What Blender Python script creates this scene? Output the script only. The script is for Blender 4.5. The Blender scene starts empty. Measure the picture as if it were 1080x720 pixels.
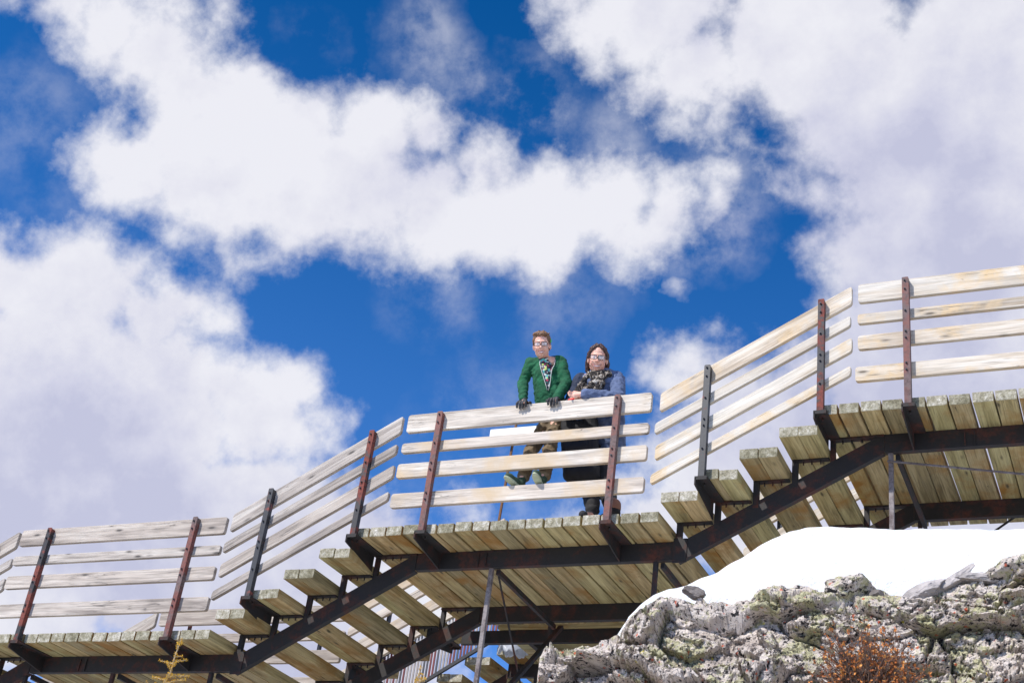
import bpy, bmesh, math, random
from mathutils import Vector, Matrix, noise
random.seed(7)
scene = bpy.context.scene
COL = scene.collection
R = math.radians

# ------------------------------------------------------------------ camera
YAW, PITCH, ROLL, FPX = -0.48578709, 0.51817417, 0.1421754, 1445.603
fwd = Vector((math.sin(YAW)*math.cos(PITCH), math.cos(YAW)*math.cos(PITCH), math.sin(PITCH)))
r0 = Vector((math.cos(YAW), -math.sin(YAW), 0)); u0 = r0.cross(fwd)
rgt = r0*math.cos(ROLL) + u0*math.sin(ROLL)
upv = -r0*math.sin(ROLL) + u0*math.cos(ROLL)
cam_d = bpy.data.cameras.new('camera'); cam = bpy.data.objects.new('camera', cam_d)
COL.objects.link(cam); scene.camera = cam
cam_d.lens = FPX/1080*36; cam_d.sensor_width = 36; cam_d.clip_start = .05; cam_d.clip_end = 20000
m3 = Matrix((rgt, upv, -fwd)).transposed()
cam.matrix_world = m3.to_4x4()

def ray(px, py):
    return fwd + rgt*((px-540)/FPX) - upv*((py-360)/FPX)
def at(px, py, Y):            # the point of the place seen at a photo pixel, on the vertical plane y = Y
    d = ray(px, py); return d*(Y/d.y)

# ------------------------------------------------------------------ node helpers
def new_mat(name):
    m = bpy.data.materials.new(name); m.use_nodes = True
    nt = m.node_tree; nt.nodes.clear()
    out = nt.nodes.new('ShaderNodeOutputMaterial'); b = nt.nodes.new('ShaderNodeBsdfPrincipled')
    nt.links.new(b.outputs[0], out.inputs[0])
    return m, nt, b
def N(nt, t, **kw):
    n = nt.nodes.new(t)
    for k, v in kw.items():
        if k == 'ins':
            for i, x in v.items(): n.inputs[i].default_value = x
        else: setattr(n, k, v)
    return n
def L(nt, a, b): nt.links.new(a, b)
def coords(nt, scale, rnd=True, kind='Object'):
    tc = N(nt, 'ShaderNodeTexCoord'); mp = N(nt, 'ShaderNodeMapping'); mp.inputs['Scale'].default_value = scale
    L(nt, tc.outputs[kind], mp.inputs['Vector'])
    if rnd:
        oi = N(nt, 'ShaderNodeObjectInfo'); ml = N(nt, 'ShaderNodeMath', operation='MULTIPLY'); ml.inputs[1].default_value = 57.0
        L(nt, oi.outputs['Random'], ml.inputs[0]); cb = N(nt, 'ShaderNodeCombineXYZ')
        for i in range(3): L(nt, ml.outputs[0], cb.inputs[i])
        L(nt, cb.outputs[0], mp.inputs['Location'])
    return mp.outputs[0]
def noi(nt, vec, scale, detail=4, rough=.55, dist=0.0):
    n = N(nt, 'ShaderNodeTexNoise'); n.inputs['Scale'].default_value = scale; n.inputs['Detail'].default_value = detail
    n.inputs['Roughness'].default_value = rough; n.inputs['Distortion'].default_value = dist
    L(nt, vec, n.inputs['Vector']); return n.outputs['Fac']
def ramp(nt, fac, stops, interp='LINEAR'):
    r = N(nt, 'ShaderNodeValToRGB'); r.color_ramp.interpolation = interp
    els = r.color_ramp.elements
    while len(els) < len(stops): els.new(.5)
    for e, (p, c) in zip(els, stops):
        e.position = p; e.color = (c[0], c[1], c[2], 1) if not isinstance(c, (int, float)) else (c, c, c, 1)
    L(nt, fac, r.inputs[0]); return r.outputs[0]
def mix(nt, fac, a, b, mode='MIX'):
    m = N(nt, 'ShaderNodeMix', data_type='RGBA', blend_type=mode)
    for i, v in ((0, fac), (6, a), (7, b)):
        if hasattr(v, 'links') or hasattr(v, 'is_linked'): L(nt, v, m.inputs[i])
        elif i == 0: m.inputs[0].default_value = v
        else: m.inputs[i].default_value = (v[0], v[1], v[2], 1)
    return m.outputs[2]
def bump(nt, b, h, strength, dist):
    n = N(nt, 'ShaderNodeBump'); n.inputs['Strength'].default_value = strength; n.inputs['Distance'].default_value = dist
    L(nt, h, n.inputs['Height']); L(nt, n.outputs[0], b.inputs['Normal'])
def rand(nt): return N(nt, 'ShaderNodeObjectInfo').outputs['Random']

def wood(name, cols, streak=.35, knots=True, blot=None, rough=.8, blotsc=1.5, tones=None):
    """long grain runs along local X"""
    m, nt, b = new_mat(name)
    v = coords(nt, (1.3, 16, 16)); v2 = coords(nt, (3, 95, 95)); v3 = coords(nt, (1, 1, 1))
    n1 = noi(nt, v, 1.0, 5, .6, .6); n2 = noi(nt, v2, 1.0, 3, .6)
    c = ramp(nt, n1, [(.3, cols[0]), (.5, cols[1]), (.68, cols[2])])
    g = ramp(nt, n2, [(.33, 1-streak), (.55, 1.0)])
    c = mix(nt, 1.0, c, g, 'MULTIPLY')
    # board to board tone
    t = ramp(nt, rand(nt), tones or [(0, (.62, .64, .60)), (.3, (1.0, .93, .80)), (.65, (.84, .93, .78)), (.85, (.95, .84, .72)), (1, (1.15, 1.10, 1.02))])
    c = mix(nt, 1.0, c, t, 'MULTIPLY')
    if blot:
        nb = noi(nt, v3, blotsc, 5, .65, .3)
        k = ramp(nt, nb, [(.5, 0.0), (.66, 1.0)])
        c = mix(nt, k, c, blot)
    if knots:
        vk = coords(nt, (3.2, 11, 11)); vo = N(nt, 'ShaderNodeTexVoronoi'); vo.inputs['Scale'].default_value = 1.0
        L(nt, vk, vo.inputs['Vector'])
        k = ramp(nt, vo.outputs['Distance'], [(.07, 1.0), (.12, .45), (.2, 0.0)])
        kk = mix(nt, 1.0, k, ramp(nt, vo.outputs['Color'], [(.5, 0), (.55, 1)]), 'MULTIPLY')
        c = mix(nt, kk, c, tuple(x*.35 for x in cols[0]))
    vc = coords(nt, (.9, 30, 30)); nc = noi(nt, vc, 1.0, 2, .5, 1.2)
    crack = ramp(nt, nc, [(.485, 0.0), (.5, 1.0), (.515, 0.0)])
    vm = noi(nt, v3, 2.2, 2); cm = ramp(nt, vm, [(.5, 0), (.6, 1)])
    crack = mix(nt, 1.0, crack, cm, 'MULTIPLY')
    c = mix(nt, crack, c, tuple(x*.4 for x in cols[0]))
    L(nt, c, b.inputs['Base Color']); b.inputs['Roughness'].default_value = rough
    bump(nt, b, mix(nt, 1.0, n2, crack, 'SUBTRACT'), .5, .003)
    return m
RT = [(0, (.84, .83, .82)), (.35, (1.02, .97, .92)), (.7, (.95, .95, .95)), (1, (1.08, 1.05, 1.0))]
rail_grey = wood('weathered_rail_wood', [(.23, .20, .18), (.47, .42, .375), (.60, .56, .51)], .35, tones=RT)
rail_pale = wood('pale_rail_wood', [(.42, .34, .25), (.64, .58, .49), (.73, .69, .62)], .25, blot=(.62, .45, .25), blotsc=2.2, tones=RT)
rail_mid = wood('sun_bleached_rail_wood', [(.33, .29, .255), (.56, .51, .455), (.68, .64, .585)], .28, blot=(.54, .42, .28), blotsc=1.6, tones=RT)
timber = wood('treated_deck_timber', [(.19, .14, .06), (.41, .32, .165), (.52, .42, .245)], .35, blot=(.25, .12, .02))
def end_mat():
    m, nt, b = new_mat('lichened_timber_end')
    v = coords(nt, (1, 1, 1)); n1 = noi(nt, v, 22, 6, .7); n2 = noi(nt, v, 90, 3, .7)
    c = ramp(nt, n1, [(.3, (.13, .125, .08)), (.43, (.27, .25, .185)), (.55, (.39, .37, .305)), (.68, (.60, .585, .54))])
    c = mix(nt, 1.0, c, ramp(nt, n2, [(.35, .5), (.55, 1.0)]), 'MULTIPLY')
    c = mix(nt, 1.0, c, ramp(nt, rand(nt), [(0, (.75, .73, .62)), (.5, (1, .98, .9)), (1, (1.3, 1.27, 1.25))]), 'MULTIPLY')
    L(nt, c, b.inputs['Base Color']); b.inputs['Roughness'].default_value = .9; bump(nt, b, n2, .6, .004); return m
timber_end = end_mat()
def steel(name, base, rust, lo, hi, rough=.55, rust2=None):
    m, nt, b = new_mat(name)
    v = coords(nt, (1, 1, 1)); n1 = noi(nt, v, 5.5, 6, .7); n2 = noi(nt, v, 40, 3, .6)
    k = ramp(nt, n1, [(lo, 0.0), (hi, 1.0)])
    c = mix(nt, k, base, rust)
    c = mix(nt, ramp(nt, n2, [(.45, 0.0), (.7, .6)]), c, rust2 or tuple(x*.5 for x in base))
    L(nt, c, b.inputs['Base Color']); L(nt, ramp(nt, k, [(0, rough), (1, .85)]), b.inputs['Roughness'])
    bump(nt, b, n2, .3, .002); return m
beam_steel = steel('dark_rusting_steel', (.011, .0085, .0085), (.075, .02, .011), .49, .66, .7)
post_black = steel('black_painted_steel', (.022, .023, .028), (.30, .06, .04), .6, .72, .5)
post_red = steel('worn_red_primer_steel', (.17, .042, .03), (.15, .105, .10), .44, .56, .6, (.035, .022, .022))
post_mix = steel('patchy_red_black_steel', (.022, .02, .024), (.19, .046, .032), .48, .55, .6)
def flat(name, col, rough=.6, metal=0, bumpsc=None, var=.15, bstr=.4, bdist=.003, vs=12):
    m, nt, b = new_mat(name)
    v = coords(nt, (1, 1, 1), False); n1 = noi(nt, v, vs, 5, .6)
    lo = tuple(c*(1-var) for c in col); hi = tuple(min(1, c*(1+var)) for c in col)
    c = ramp(nt, n1, [(.35, lo), (.65, hi)])
    L(nt, c, b.inputs['Base Color']); b.inputs['Roughness'].default_value = rough; b.inputs['Metallic'].default_value = metal
    if bumpsc: bump(nt, b, noi(nt, v, bumpsc, 4, .6), bstr, bdist)
    return m
bolt_m = flat('bolt_steel', (.05, .05, .055), .35, .6)
column_m = steel('galvanised_column', (.22, .19, .185), (.12, .09, .085), .45, .6, .6, (.04, .03, .03))

# ------------------------------------------------------------------ mesh helpers
def finish(name, bm, mats, parent=None, smooth=False, loc=None, rot=None):
    me = bpy.data.meshes.new(name); bm.normal_update(); bm.to_mesh(me); bm.free()
    if not isinstance(mats, (list, tuple)): mats = [mats]
    for m in mats: me.materials.append(m)
    if smooth:
        for p in me.polygons: p.use_smooth = True
    o = bpy.data.objects.new(name, me); COL.objects.link(o)
    if loc is not None: o.location = loc
    if rot is not None: o.rotation_euler = rot
    if parent is not None: set_parent(o, parent)
    return o
def set_parent(o, parent):
    o.parent = parent
    P = Matrix.Identity(4); q = parent; ch = []
    while q: ch.append(q); q = q.parent
    for q in reversed(ch): P = P @ q.matrix_basis
    # keep the child's world placement
    o.matrix_basis = P.inverted() @ (Matrix.LocRotScale(o.location.copy(), o.rotation_euler.copy(), o.scale.copy()))
def thing(name, label, cat, loc=(0, 0, 0), group=None):
    o = bpy.data.objects.new(name, None); COL.objects.link(o); o.location = loc; o.empty_display_size = .2
    tag(o, label, cat, group); return o
def tag(o, label=None, cat=None, group=None, kind=None):
    if label: o['label'] = label
    if cat: o['category'] = cat
    if group: o['group'] = group
    if kind: o['kind'] = kind
    return o
def box(bm, x0, x1, y0, y1, z0, z1, M=None, mi=0):
    vs = [bm.verts.new(Vector((x, y, z))) for x in (x0, x1) for y in (y0, y1) for z in (z0, z1)]
    if M:
        for v in vs: v.co = M @ v.co
    fs = []
    for f in ((0, 1, 3, 2), (4, 6, 7, 5), (0, 4, 5, 1), (2, 3, 7, 6), (0, 2, 6, 4), (1, 5, 7, 3)):
        fc = bm.faces.new([vs[i] for i in f]); fc.material_index = mi; fs.append(fc)
    return vs, fs
def prism(bm, poly, y0, y1, M=None, mi=0):
    """polygon in (x,z) extruded in y"""
    a = [bm.verts.new(Vector((p[0], y0, p[1]))) for p in poly]; b = [bm.verts.new(Vector((p[0], y1, p[1]))) for p in poly]
    if M:
        for v in a+b: v.co = M @ v.co
    n = len(poly)
    fs = [bm.faces.new(a), bm.faces.new(list(reversed(b)))]
    for i in range(n): fs.append(bm.faces.new((a[i], b[i], b[(i+1) % n], a[(i+1) % n])))
    for f in fs: f.material_index = mi
    return fs
def bevel(bm, w, seg=1, angle=.6):
    bm.normal_update()
    es = [e for e in bm.edges if len(e.link_faces) == 2 and e.calc_face_angle(0) > angle]
    bmesh.ops.bevel(bm, geom=es, offset=w, segments=seg, profile=.5, affect='EDGES')
def bar_between(bm, p0, p1, w, d, mi=0):
    """rectangular bar between two points"""
    p0, p1 = Vector(p0), Vector(p1); ax = (p1-p0); ln = ax.length; z = ax.normalized()
    ref = Vector((0, 1, 0)) if abs(z.y) < .9 else Vector((1, 0, 0))
    x = ref.cross(z).normalized(); y = z.cross(x)
    M = Matrix.Translation(p0) @ Matrix((x, y, z)).transposed().to_4x4()
    return box(bm, -w/2, w/2, -d/2, d/2, 0, ln, M, mi)
def tube(bm, pts, rad, n=8, mi=0, cap=True):
    rings = []
    for i, p in enumerate(pts):
        p = Vector(p); a = Vector(pts[max(i-1, 0)]); b = Vector(pts[min(i+1, len(pts)-1)])
        z = (b-a).normalized(); ref = Vector((0, 0, 1)) if abs(z.z) < .9 else Vector((1, 0, 0))
        x = ref.cross(z).normalized(); y = z.cross(x); r = rad[i] if isinstance(rad, (list, tuple)) else rad
        rings.append([bm.verts.new(p + x*math.cos(2*math.pi*k/n)*r + y*math.sin(2*math.pi*k/n)*r) for k in range(n)])
    for A, B in zip(rings, rings[1:]):
        for k in range(n):
            f = bm.faces.new((A[k], A[(k+1) % n], B[(k+1) % n], B[k])); f.material_index = mi; f.smooth = True
    if cap:
        for Rr in (list(reversed(rings[0])), rings[-1]):
            f = bm.faces.new(Rr); f.material_index = mi
    return rings

# ------------------------------------------------------------------ dimensions of the walkway (metres)
Y0, Y1 = 9.20, 11.40           # near and far ends of the timbers
TW, TH, GAP = .1455, .085, .0118   # timber width, height
YN, YF = 9.60, 10.90           # near faces of the two beams
BH, SH = .150, .165
TREAD, NT = .3095, 4
Z1, Z2, Z3 = 3.288, 4.153, 4.957   # undersides of the three landings
Z0 = Z1 - .865

plank_cache = {}
def plank_mesh(w, ln, seed):
    bm = bmesh.new(); rnd = random.Random(seed)
    box(bm, -ln/2, ln/2, -w/2, w/2, 0, TH)
    bmesh.ops.subdivide_edges(bm, edges=[e for e in bm.edges if abs(e.verts[0].co.x-e.verts[1].co.x) > .5], cuts=10)
    b1, b2 = rnd.uniform(-.006, .006), rnd.uniform(-.004, .004)
    for v in bm.verts:
        t = v.co.x/ln*2; v.co.y += b1*(1-t*t); v.co.z += b2*t
    bm.normal_update()
    bevel(bm, .005, 2, 1.0)
    for f in bm.faces: f.material_index = 1 if abs(f.normal.x) > .9 else 0
    me = bpy.data.meshes.new('plank'); bm.to_mesh(me); bm.free(); me.materials.append(timber); me.materials.append(timber_end)
    return me
def plank(name, xc, z, w, parent, y0=Y0, y1=Y1):
    ln = (y1-y0) + random.uniform(-.012, .012)
    s = random.randrange(6); key = (round(w, 3), round(y1-y0, 2), s)
    if key not in plank_cache: plank_cache[key] = plank_mesh(w, y1-y0, s)
    o = bpy.data.objects.new(name, plank_cache[key]); COL.objects.link(o)
    o.location = (xc, (y0+y1)/2+random.uniform(-.006, .006), z+random.uniform(-.002, .003)); o.rotation_euler = (0, 0, math.pi/2+random.uniform(-.0025, .0025))
    set_parent(o, parent); return o
def channel(bm, x0, x1, yn, z0, h, dz=0.0, face=1, fl=.055, t=.008, cut0=None, cut1=None):
    """C channel along X: web at yn, flanges towards +face*y; dz = rise over the length"""
    def seg(za, zb, ya, yb):
        vs, fs = box(bm, x0, x1, min(ya, yb), max(ya, yb), za, zb)
        for v in vs:
            tt = (v.co.x-x0)/(x1-x0); v.co.z += dz*tt
    seg(z0, z0+h, yn, yn+t*face); seg(z0, z0+t*1.2, yn+t*face, yn+fl*face); seg(z0+h-t*1.2, z0+h, yn+t*face, yn+fl*face)

# ------------------------------------------------------------------ landings
def landing(label, x0, x1, z, cols, braces, arms_x):
    t = thing('walkway_landing', label, 'landing', (x0, Y0, z), 'landings of the boardwalk')
    n = round((x1-x0+GAP)/(TW+GAP)); pitch = (x1-x0+GAP)/n
    for i in range(n):
        plank('deck_plank', x0+pitch*i+TW/2, z+.001, TW, t)
    for yn, f in ((YN, 1), (YF, 1)):
        bm = bmesh.new(); channel(bm, x0+.42, x1+.06, yn, z-BH, BH, 0, f); finish('beam', bm, beam_steel, t)
        bm = bmesh.new(); box(bm, x0+.005, x0+.419, yn-.01, yn+.05, z-.018, z-.002); finish('seat_plate', bm, beam_steel, t)
        bm = bmesh.new(); box(bm, x0+.005, x0+.045, yn+.007, yn+.04, z-.30, z-.0185); finish('seat_leg', bm, beam_steel, t)
        for sx in (.1, .17, .25):
            bm = bmesh.new(); tube(bm, [(x0+sx, yn+.02, z-.045), (x0+sx, yn+.02, z-.018)], .006, 6); finish('screw', bm, beam_steel, t)
        # splice plates and welds
    for dx in (-.35, -.28):
        bm = bmesh.new(); box(bm, (x0+x1)/2+dx, (x0+x1)/2+dx+.009, YN-.012, YN-.001, z-BH+.01, z-.03); finish('stiffener', bm, beam_steel, t)
    return t
def column(parent, x, y, ztop, zbot, mat, w=.034):
    bm = bmesh.new(); t = .007
    box(bm, x-w/2, x+w/2, y, y+t, zbot, ztop); box(bm, x+w/2-t, x+w/2, y+t, y+w, zbot, ztop); box(bm, x-w/2, x+w/2-t, y+w-t, y+w, zbot, ztop)
    return finish('column', bm, mat, parent)
def brace(parent, p0, p1, w=.04, name='brace', mat=None):
    bm = bmesh.new(); bar_between(bm, p0, p1, w, w*.7)
    p0, p1 = Vector(p0), Vector(p1)
    return finish(name, bm, mat or beam_steel, parent)
L1X0, L1X1, L2X0, L2X1, L3X0, L3X1 = -10.06, -7.345, -6.10, -3.385, -2.17, .545
GZ = 1.35
la = landing('lower plank landing at the far left of the boardwalk, below the grey railing', L1X0, L1X1, Z1, None, None, None)
lb = landing('middle plank landing under the two people leaning on the rail', L2X0, L2X1, Z2, None, None, None)
lc = landing('upper plank landing at the right above the snow bank', L3X0, L3X1, Z3, None, None, None)
for t, xs, z, cm in ((la, (-9.68, -8.65, -7.56), Z1, beam_steel), (lb, (-4.965, ), Z2, column_m), (lb, (-3.53,), Z2, beam_steel), (lc, (-1.705,), Z3, column_m), (lc, (-.3,), Z3, beam_steel)):
    for x in xs:
        column(t, x, YN+.004, z-BH-.008, GZ-.6, cm)
        column(t, x, YF+.004, z-BH-.008, GZ-.6, beam_steel)
        brace(t, (x+.045, YN+.05, z-BH-.025), (x+.045, YF+.0, z-BH-.06), .045)
        if t is lb and x < -4: brace(t, (x+.10, YF+.03, z-BH-.05), (x+.10, YN+.06, z-1.35), .045)
brace(lb, (-4.93, YN+.07, Z2-BH-.02), (-4.93, YN+1.15, Z2-1.30), .014, 'tie_rod')
rod = [(-1.73, YN-.008, Z3-BH-.055), (-.3, YN-.02, Z3-BH-.62)]
bm = bmesh.new(); a = at(936, 486, YN-.01); b_ = at(1082, 500, YN-.01); c_ = b_ + (b_-a)*.6
tube(bm, [a, b_, c_], .009, 8); finish('tie_rod', bm, column_m, lc)
bm = bmesh.new(); tube(bm, [at(1082, 537, YF+.3)+(at(1082, 537, YF+.3)-at(1055, 556, YF+.3))*.6, at(1040, 566, YF+.3)], .01, 8); finish('tie_rod', bm, beam_steel, lc)
# square tube stub beside the snow
bm = bmesh.new(); p = at(657, 666, 10.2); s = .024
for q in (box(bm, p.x-s, p.x+s, p.y, p.y+.9, p.z-s, p.z-s+.005), box(bm, p.x-s, p.x+s, p.y, p.y+.9, p.z+s-.005, p.z+s), box(bm, p.x-s, p.x-s+.005, p.y, p.y+.9, p.z-s+.005, p.z+s-.005), box(bm, p.x+s-.005, p.x+s, p.y, p.y+.9, p.z-s+.005, p.z+s-.005)): pass
finish('square_tube', bm, column_m, lb)

# ------------------------------------------------------------------ stair flights
def flight(label, xa, za, xb, zb, name='stair_flight'):
    t = thing(name, label, 'stairs', (xa, Y0, za), 'stair flights between the landings')
    rise = (zb-za)/5; run = (xb-xa)/4
    sl = (zb-za)/(xb-xa)*.782
    for k in range(4):
        z = za+rise*(k+1); x = xa+.01+run*k
        for j in (0, 1): plank('tread_plank', x+TW/2+j*(TW+.004), z, TW, t)
        xr = x+2*TW+.004
        for y, nm in ((YN-.01, 'tread_bracket'), (YF-.01, 'tread_bracket')):
            bm = bmesh.new()
            box(bm, x+.005, xr-.005, y, y+.05, z-.016, z-.002)
            zs = za-.2+sl*(x+.03-xa)+SH+(zb-za)*0
            box(bm, x+.005, x+.05, y+.004, y+.04, min(zs-.05, z-.02), z-.0165)
            for sx in (.09, .155, .225):
                tube(bm, [(x+sx, y+.025, z-.045), (x+sx, y+.025, z-.016)], .006, 6)
            finish(nm, bm, beam_steel, t)
    for yn in (YN, YF):
        bm = bmesh.new()
        x0 = xa+.045; x1 = xb+.419
        z0 = za-.2+sl*(x0-xa)
        channel(bm, x0, x1, yn-.004, z0, SH, sl*(x1-x0), 1, .055)
        # trim the ends: lower end plumb, upper end dies into the landing beam
        finish('stringer', bm, beam_steel, t)
    for xj, zj in ((xa+.05, za-.2+.02), ):
        bm = bmesh.new(); box(bm, xj-.05, xj+.06, YN-.012, YN-.0045, zj+.0, zj+.2); finish('joint_plate', bm, beam_steel, t)
    return t
f0 = flight('lowest stair flight dropping out of the picture at the far left', L1X0-1.24, Z0, L1X0, Z1)
f1 = flight('left stair flight of double timber treads rising from lower landing to middle landing', L1X1, Z1, L2X0, Z2)
f2 = flight('right stair flight of double timber treads rising above snow to the upper landing', L2X1, Z2, L3X0, Z3)

# ------------------------------------------------------------------ railings
def rounded(poly, r, seg=4):
    out = []; n = len(poly)
    for i in range(n):
        p = Vector(poly[i]); a = (Vector(poly[i-1])-p).normalized(); b = (Vector(poly[(i+1) % n])-p).normalized()
        c0, c1 = p+a*r, p+b*r
        for k in range(seg+1):
            t = k/seg; out.append((c0*(1-t)**2 + p*2*t*(1-t) + c1*t*t)[:])
    return out
bolt_me = None
def bolt_mesh():
    bm = bmesh.new(); tube(bm, [(0, 0, 0), (0, -.009, 0)], .0085, 6); tube(bm, [(0, -.009, 0), (0, -.015, 0)], .0045, 6)
    me = bpy.data.meshes.new('bolt'); bm.to_mesh(me); bm.free(); me.materials.append(bolt_m); return me
bolt_me = bolt_mesh()
def railing(label, xa, za, xb, zb, rails, posts, mat, y=Y0, far=False, post_tops=None, group='near side railing sections'):
    """rails: [(top offset, height)]; line from (xa,za) to (xb,zb) is the top of the top board"""
    t = thing('railing_section', label, 'railing', (xa, y, za-1.05), group)
    d = Vector((xb-xa, 0, zb-za)); ang = math.atan2(d.z, d.x)
    yb0 = y-.018 if not far else y+0.0
    for (off, h) in rails:
        # shape in world (x,z) relative to its left-top corner then rotated to local
        dx = random.uniform(-.012, .012)
        xo = (off*0.02)
        P = [Vector((0-xo+dx, -off)), Vector((0-xo+dx+.0, -off-h)), Vector((xb-xa+xo*0+dx*.5, zb-za-off-h)), Vector((xb-xa+dx*.5, zb-za-off))]
        ca, sa = math.cos(-ang), math.sin(-ang)
        Q = [(p.x*ca-p.y*sa, p.x*sa+p.y*ca) for p in P]
        cx = sum(q[0] for q in Q)/4; cz = sum(q[1] for q in Q)/4
        Q = [(q[0]-cx, q[1]-cz) for q in Q]
        Q = rounded(Q, .026)
        bm = bmesh.new(); prism(bm, Q, 0, .038)
        bm.normal_update(); bevel(bm, .003, 1, 1.2)
        c, s = math.cos(ang), math.sin(ang)
        wx = xa + cx*c - cz*s; wz = za + cx*s + cz*c
        o = finish('rail_board', bm, mat, t, loc=(wx, yb0, wz), rot=(random.uniform(-.006, .006), -ang, 0))
    for (px, zf, ztop, pm) in posts:
        pt_ = thing_part_post(px, zf, ztop, pm, y, far, t)
        for (off, h) in rails:
            zl = za + (zb-za)*(px-xa)/(xb-xa) - off
            for zz in ((zl-h*.27, zl-h*.73) if h > .11 else (zl-h*.5,)):
                if zz > ztop-.01: zz = ztop-.02
                o = bpy.data.objects.new('bolt', bolt_me); COL.objects.link(o)
                o.location = (px-.004, (yb0-.051) if not far else yb0+.089, zz); set_parent(o, pt_)
                if far: o.rotation_euler = (0, 0, math.pi)
    return t
def thing_part_post(px, zf, ztop, pm, y, far, t):
    w, th, dp = .05, .007, .05
    bm = bmesh.new()
    yb = (y-.018) if not far else (y+.038)
    ya = yb-dp if not far else yb+dp
    lo, hi = min(ya, yb), max(ya, yb)
    if not far:
        prism(bm, rounded([(px-w/2, zf), (px+w/2, zf), (px+w/2, ztop), (px-w/2, ztop)], .008, 2), ya, ya+th)
        box(bm, px+w/2-th, px+w/2, ya+th, yb, zf, ztop-.01)
        box(bm, px-w/2, px-w/2+th, ya+th, yb, zf, ztop-.01)
    else:
        box(bm, px-w/2, px+w/2, hi-th, hi, zf, ztop)
        box(bm, px+w/2-th, px+w/2, lo, hi-th, zf, ztop)
    post = finish('post', bm, pm, t)
    # outrigger arm: L section, horizontal leg under the timbers, vertical leg on its left edge
    aw = .098; x0, x1 = px-.045, px-.045+aw
    tip = y-.085 if not far else y+.1
    root = YN-.002 if not far else YF+.06
    bm = bmesh.new()
    box(bm, x0, x1, min(tip, root), max(tip, root), zf-.012, zf-.001)
    deep = .15
    v = [(x0, tip, zf-.012), (x0, tip, zf-.07), (x0, root, zf-deep), (x0, root, zf-.012)]
    A = [bm.verts.new(Vector(q)) for q in v]; B = [bm.verts.new(Vector(q)+Vector((.01, 0, 0))) for q in v]
    bm.faces.new(A); bm.faces.new(list(reversed(B)))
    for i in range(4): bm.faces.new((A[i], B[i], B[(i+1) % 4], A[(i+1) % 4]))
    # base plate of the post and the bolt below
    box(bm, x0+.002, x1-.002, min(tip, tip+(.01 if not far else -.01)), max(tip, tip+(.01 if not far else -.01)), zf-.03, zf-.0125)
    ym = y-.03+.06 if not far else y+.0
    tube(bm, [(px, ym, zf-.035), (px, ym, zf-.012)], .008, 6)
    bmesh.ops.recalc_face_normals(bm, faces=bm.faces)
    finish('outrigger_arm', bm, beam_steel, t)
    return post
RL = [(0, .17), (.275, .092), (.472, .132), (.75, .129)]
RF = [(0, .166), (.27, .094), (.472, .122), (.72, .082)]
RU = [(0, .167), (.275, .086), (.47, .122), (.745, .126)]
ra = railing('grey weathered railing of the lower landing at the left edge', -9.83, 4.402, -7.44, 4.412, [(0, .16), (.268, .087), (.467, .125), (.748, .126)],
        [(-9.452, Z1, 4.392, post_mix), (-7.759, Z1, 4.41, post_red)], rail_grey)
rb = railing('grey sloping railing with two black posts beside the left stair flight', -7.395, 4.43, -5.815, 5.278, RF,
        [(-7.002, Z1+.173*2, 4.64, post_black), (-6.07, Z2, 5.137, post_mix)], rail_grey)
rc = railing('straight railing of the middle landing on which the two people lean', -5.765, 5.279, -3.518, 5.283, RL,
        [(-5.418, Z2, 5.262, post_red), (-3.79, Z2, 5.264, post_red)], rail_mid)
rd = railing('pale sloping railing beside the right stair flight', -3.45, 5.264, -1.915, 6.076, RF,
        [(-3.043, Z2+.161*2, 5.458, post_black), (-2.14, Z3, 5.955, post_mix)], rail_pale)
re_ = railing('pale yellow straight railing of the upper landing at the top right', -1.865, 6.081, .37, 6.083, RU,
        [(-1.4915, Z3, 6.068, post_red), (.13, Z3, 6.068, post_red)], rail_pale)
rz = railing('end of a sloping grey railing cut off by the left edge', -11.4, 3.565, -9.865, 4.395, RF,
        [(-10.95, Z0+.173*2, 3.8, post_black), (-10.1, Z1, 4.27, post_mix)], rail_grey)
G2 = 'far side railing sections'
railing('grey sloping far railing glimpsed at the lowest left of the boardwalk', -11.4, 3.565, -9.865, 4.395, RF, [(-10.95, Z0+.35, 3.8, post_black), (-10.1, Z1, 4.27, post_mix)], rail_grey, Y1, True, group=G2)
railing('grey far railing behind the lower landing, glimpsed above its timbers', -9.83, 4.402, -7.44, 4.412, RL, [(-9.452, Z1, 4.39, post_mix), (-7.759, Z1, 4.41, post_black)], rail_grey, Y1, True, group=G2)
railing('far railing glimpsed through the treads of the left stair flight', -7.395, 4.43, -5.815, 5.278, RF, [(-7.002, Z1+.346, 4.64, post_black), (-6.2, Z2-.17, 5.08, post_black)], rail_mid, Y1, True, group=G2)
railing('far railing glimpsed through the treads of the right stair flight', -3.35, 5.31, -1.915, 6.076, RF, [(-3.043, Z2+.322, 5.458, post_black), (-2.25, Z3-.16, 5.9, post_black)], rail_pale, Y1, True, group=G2)

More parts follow.
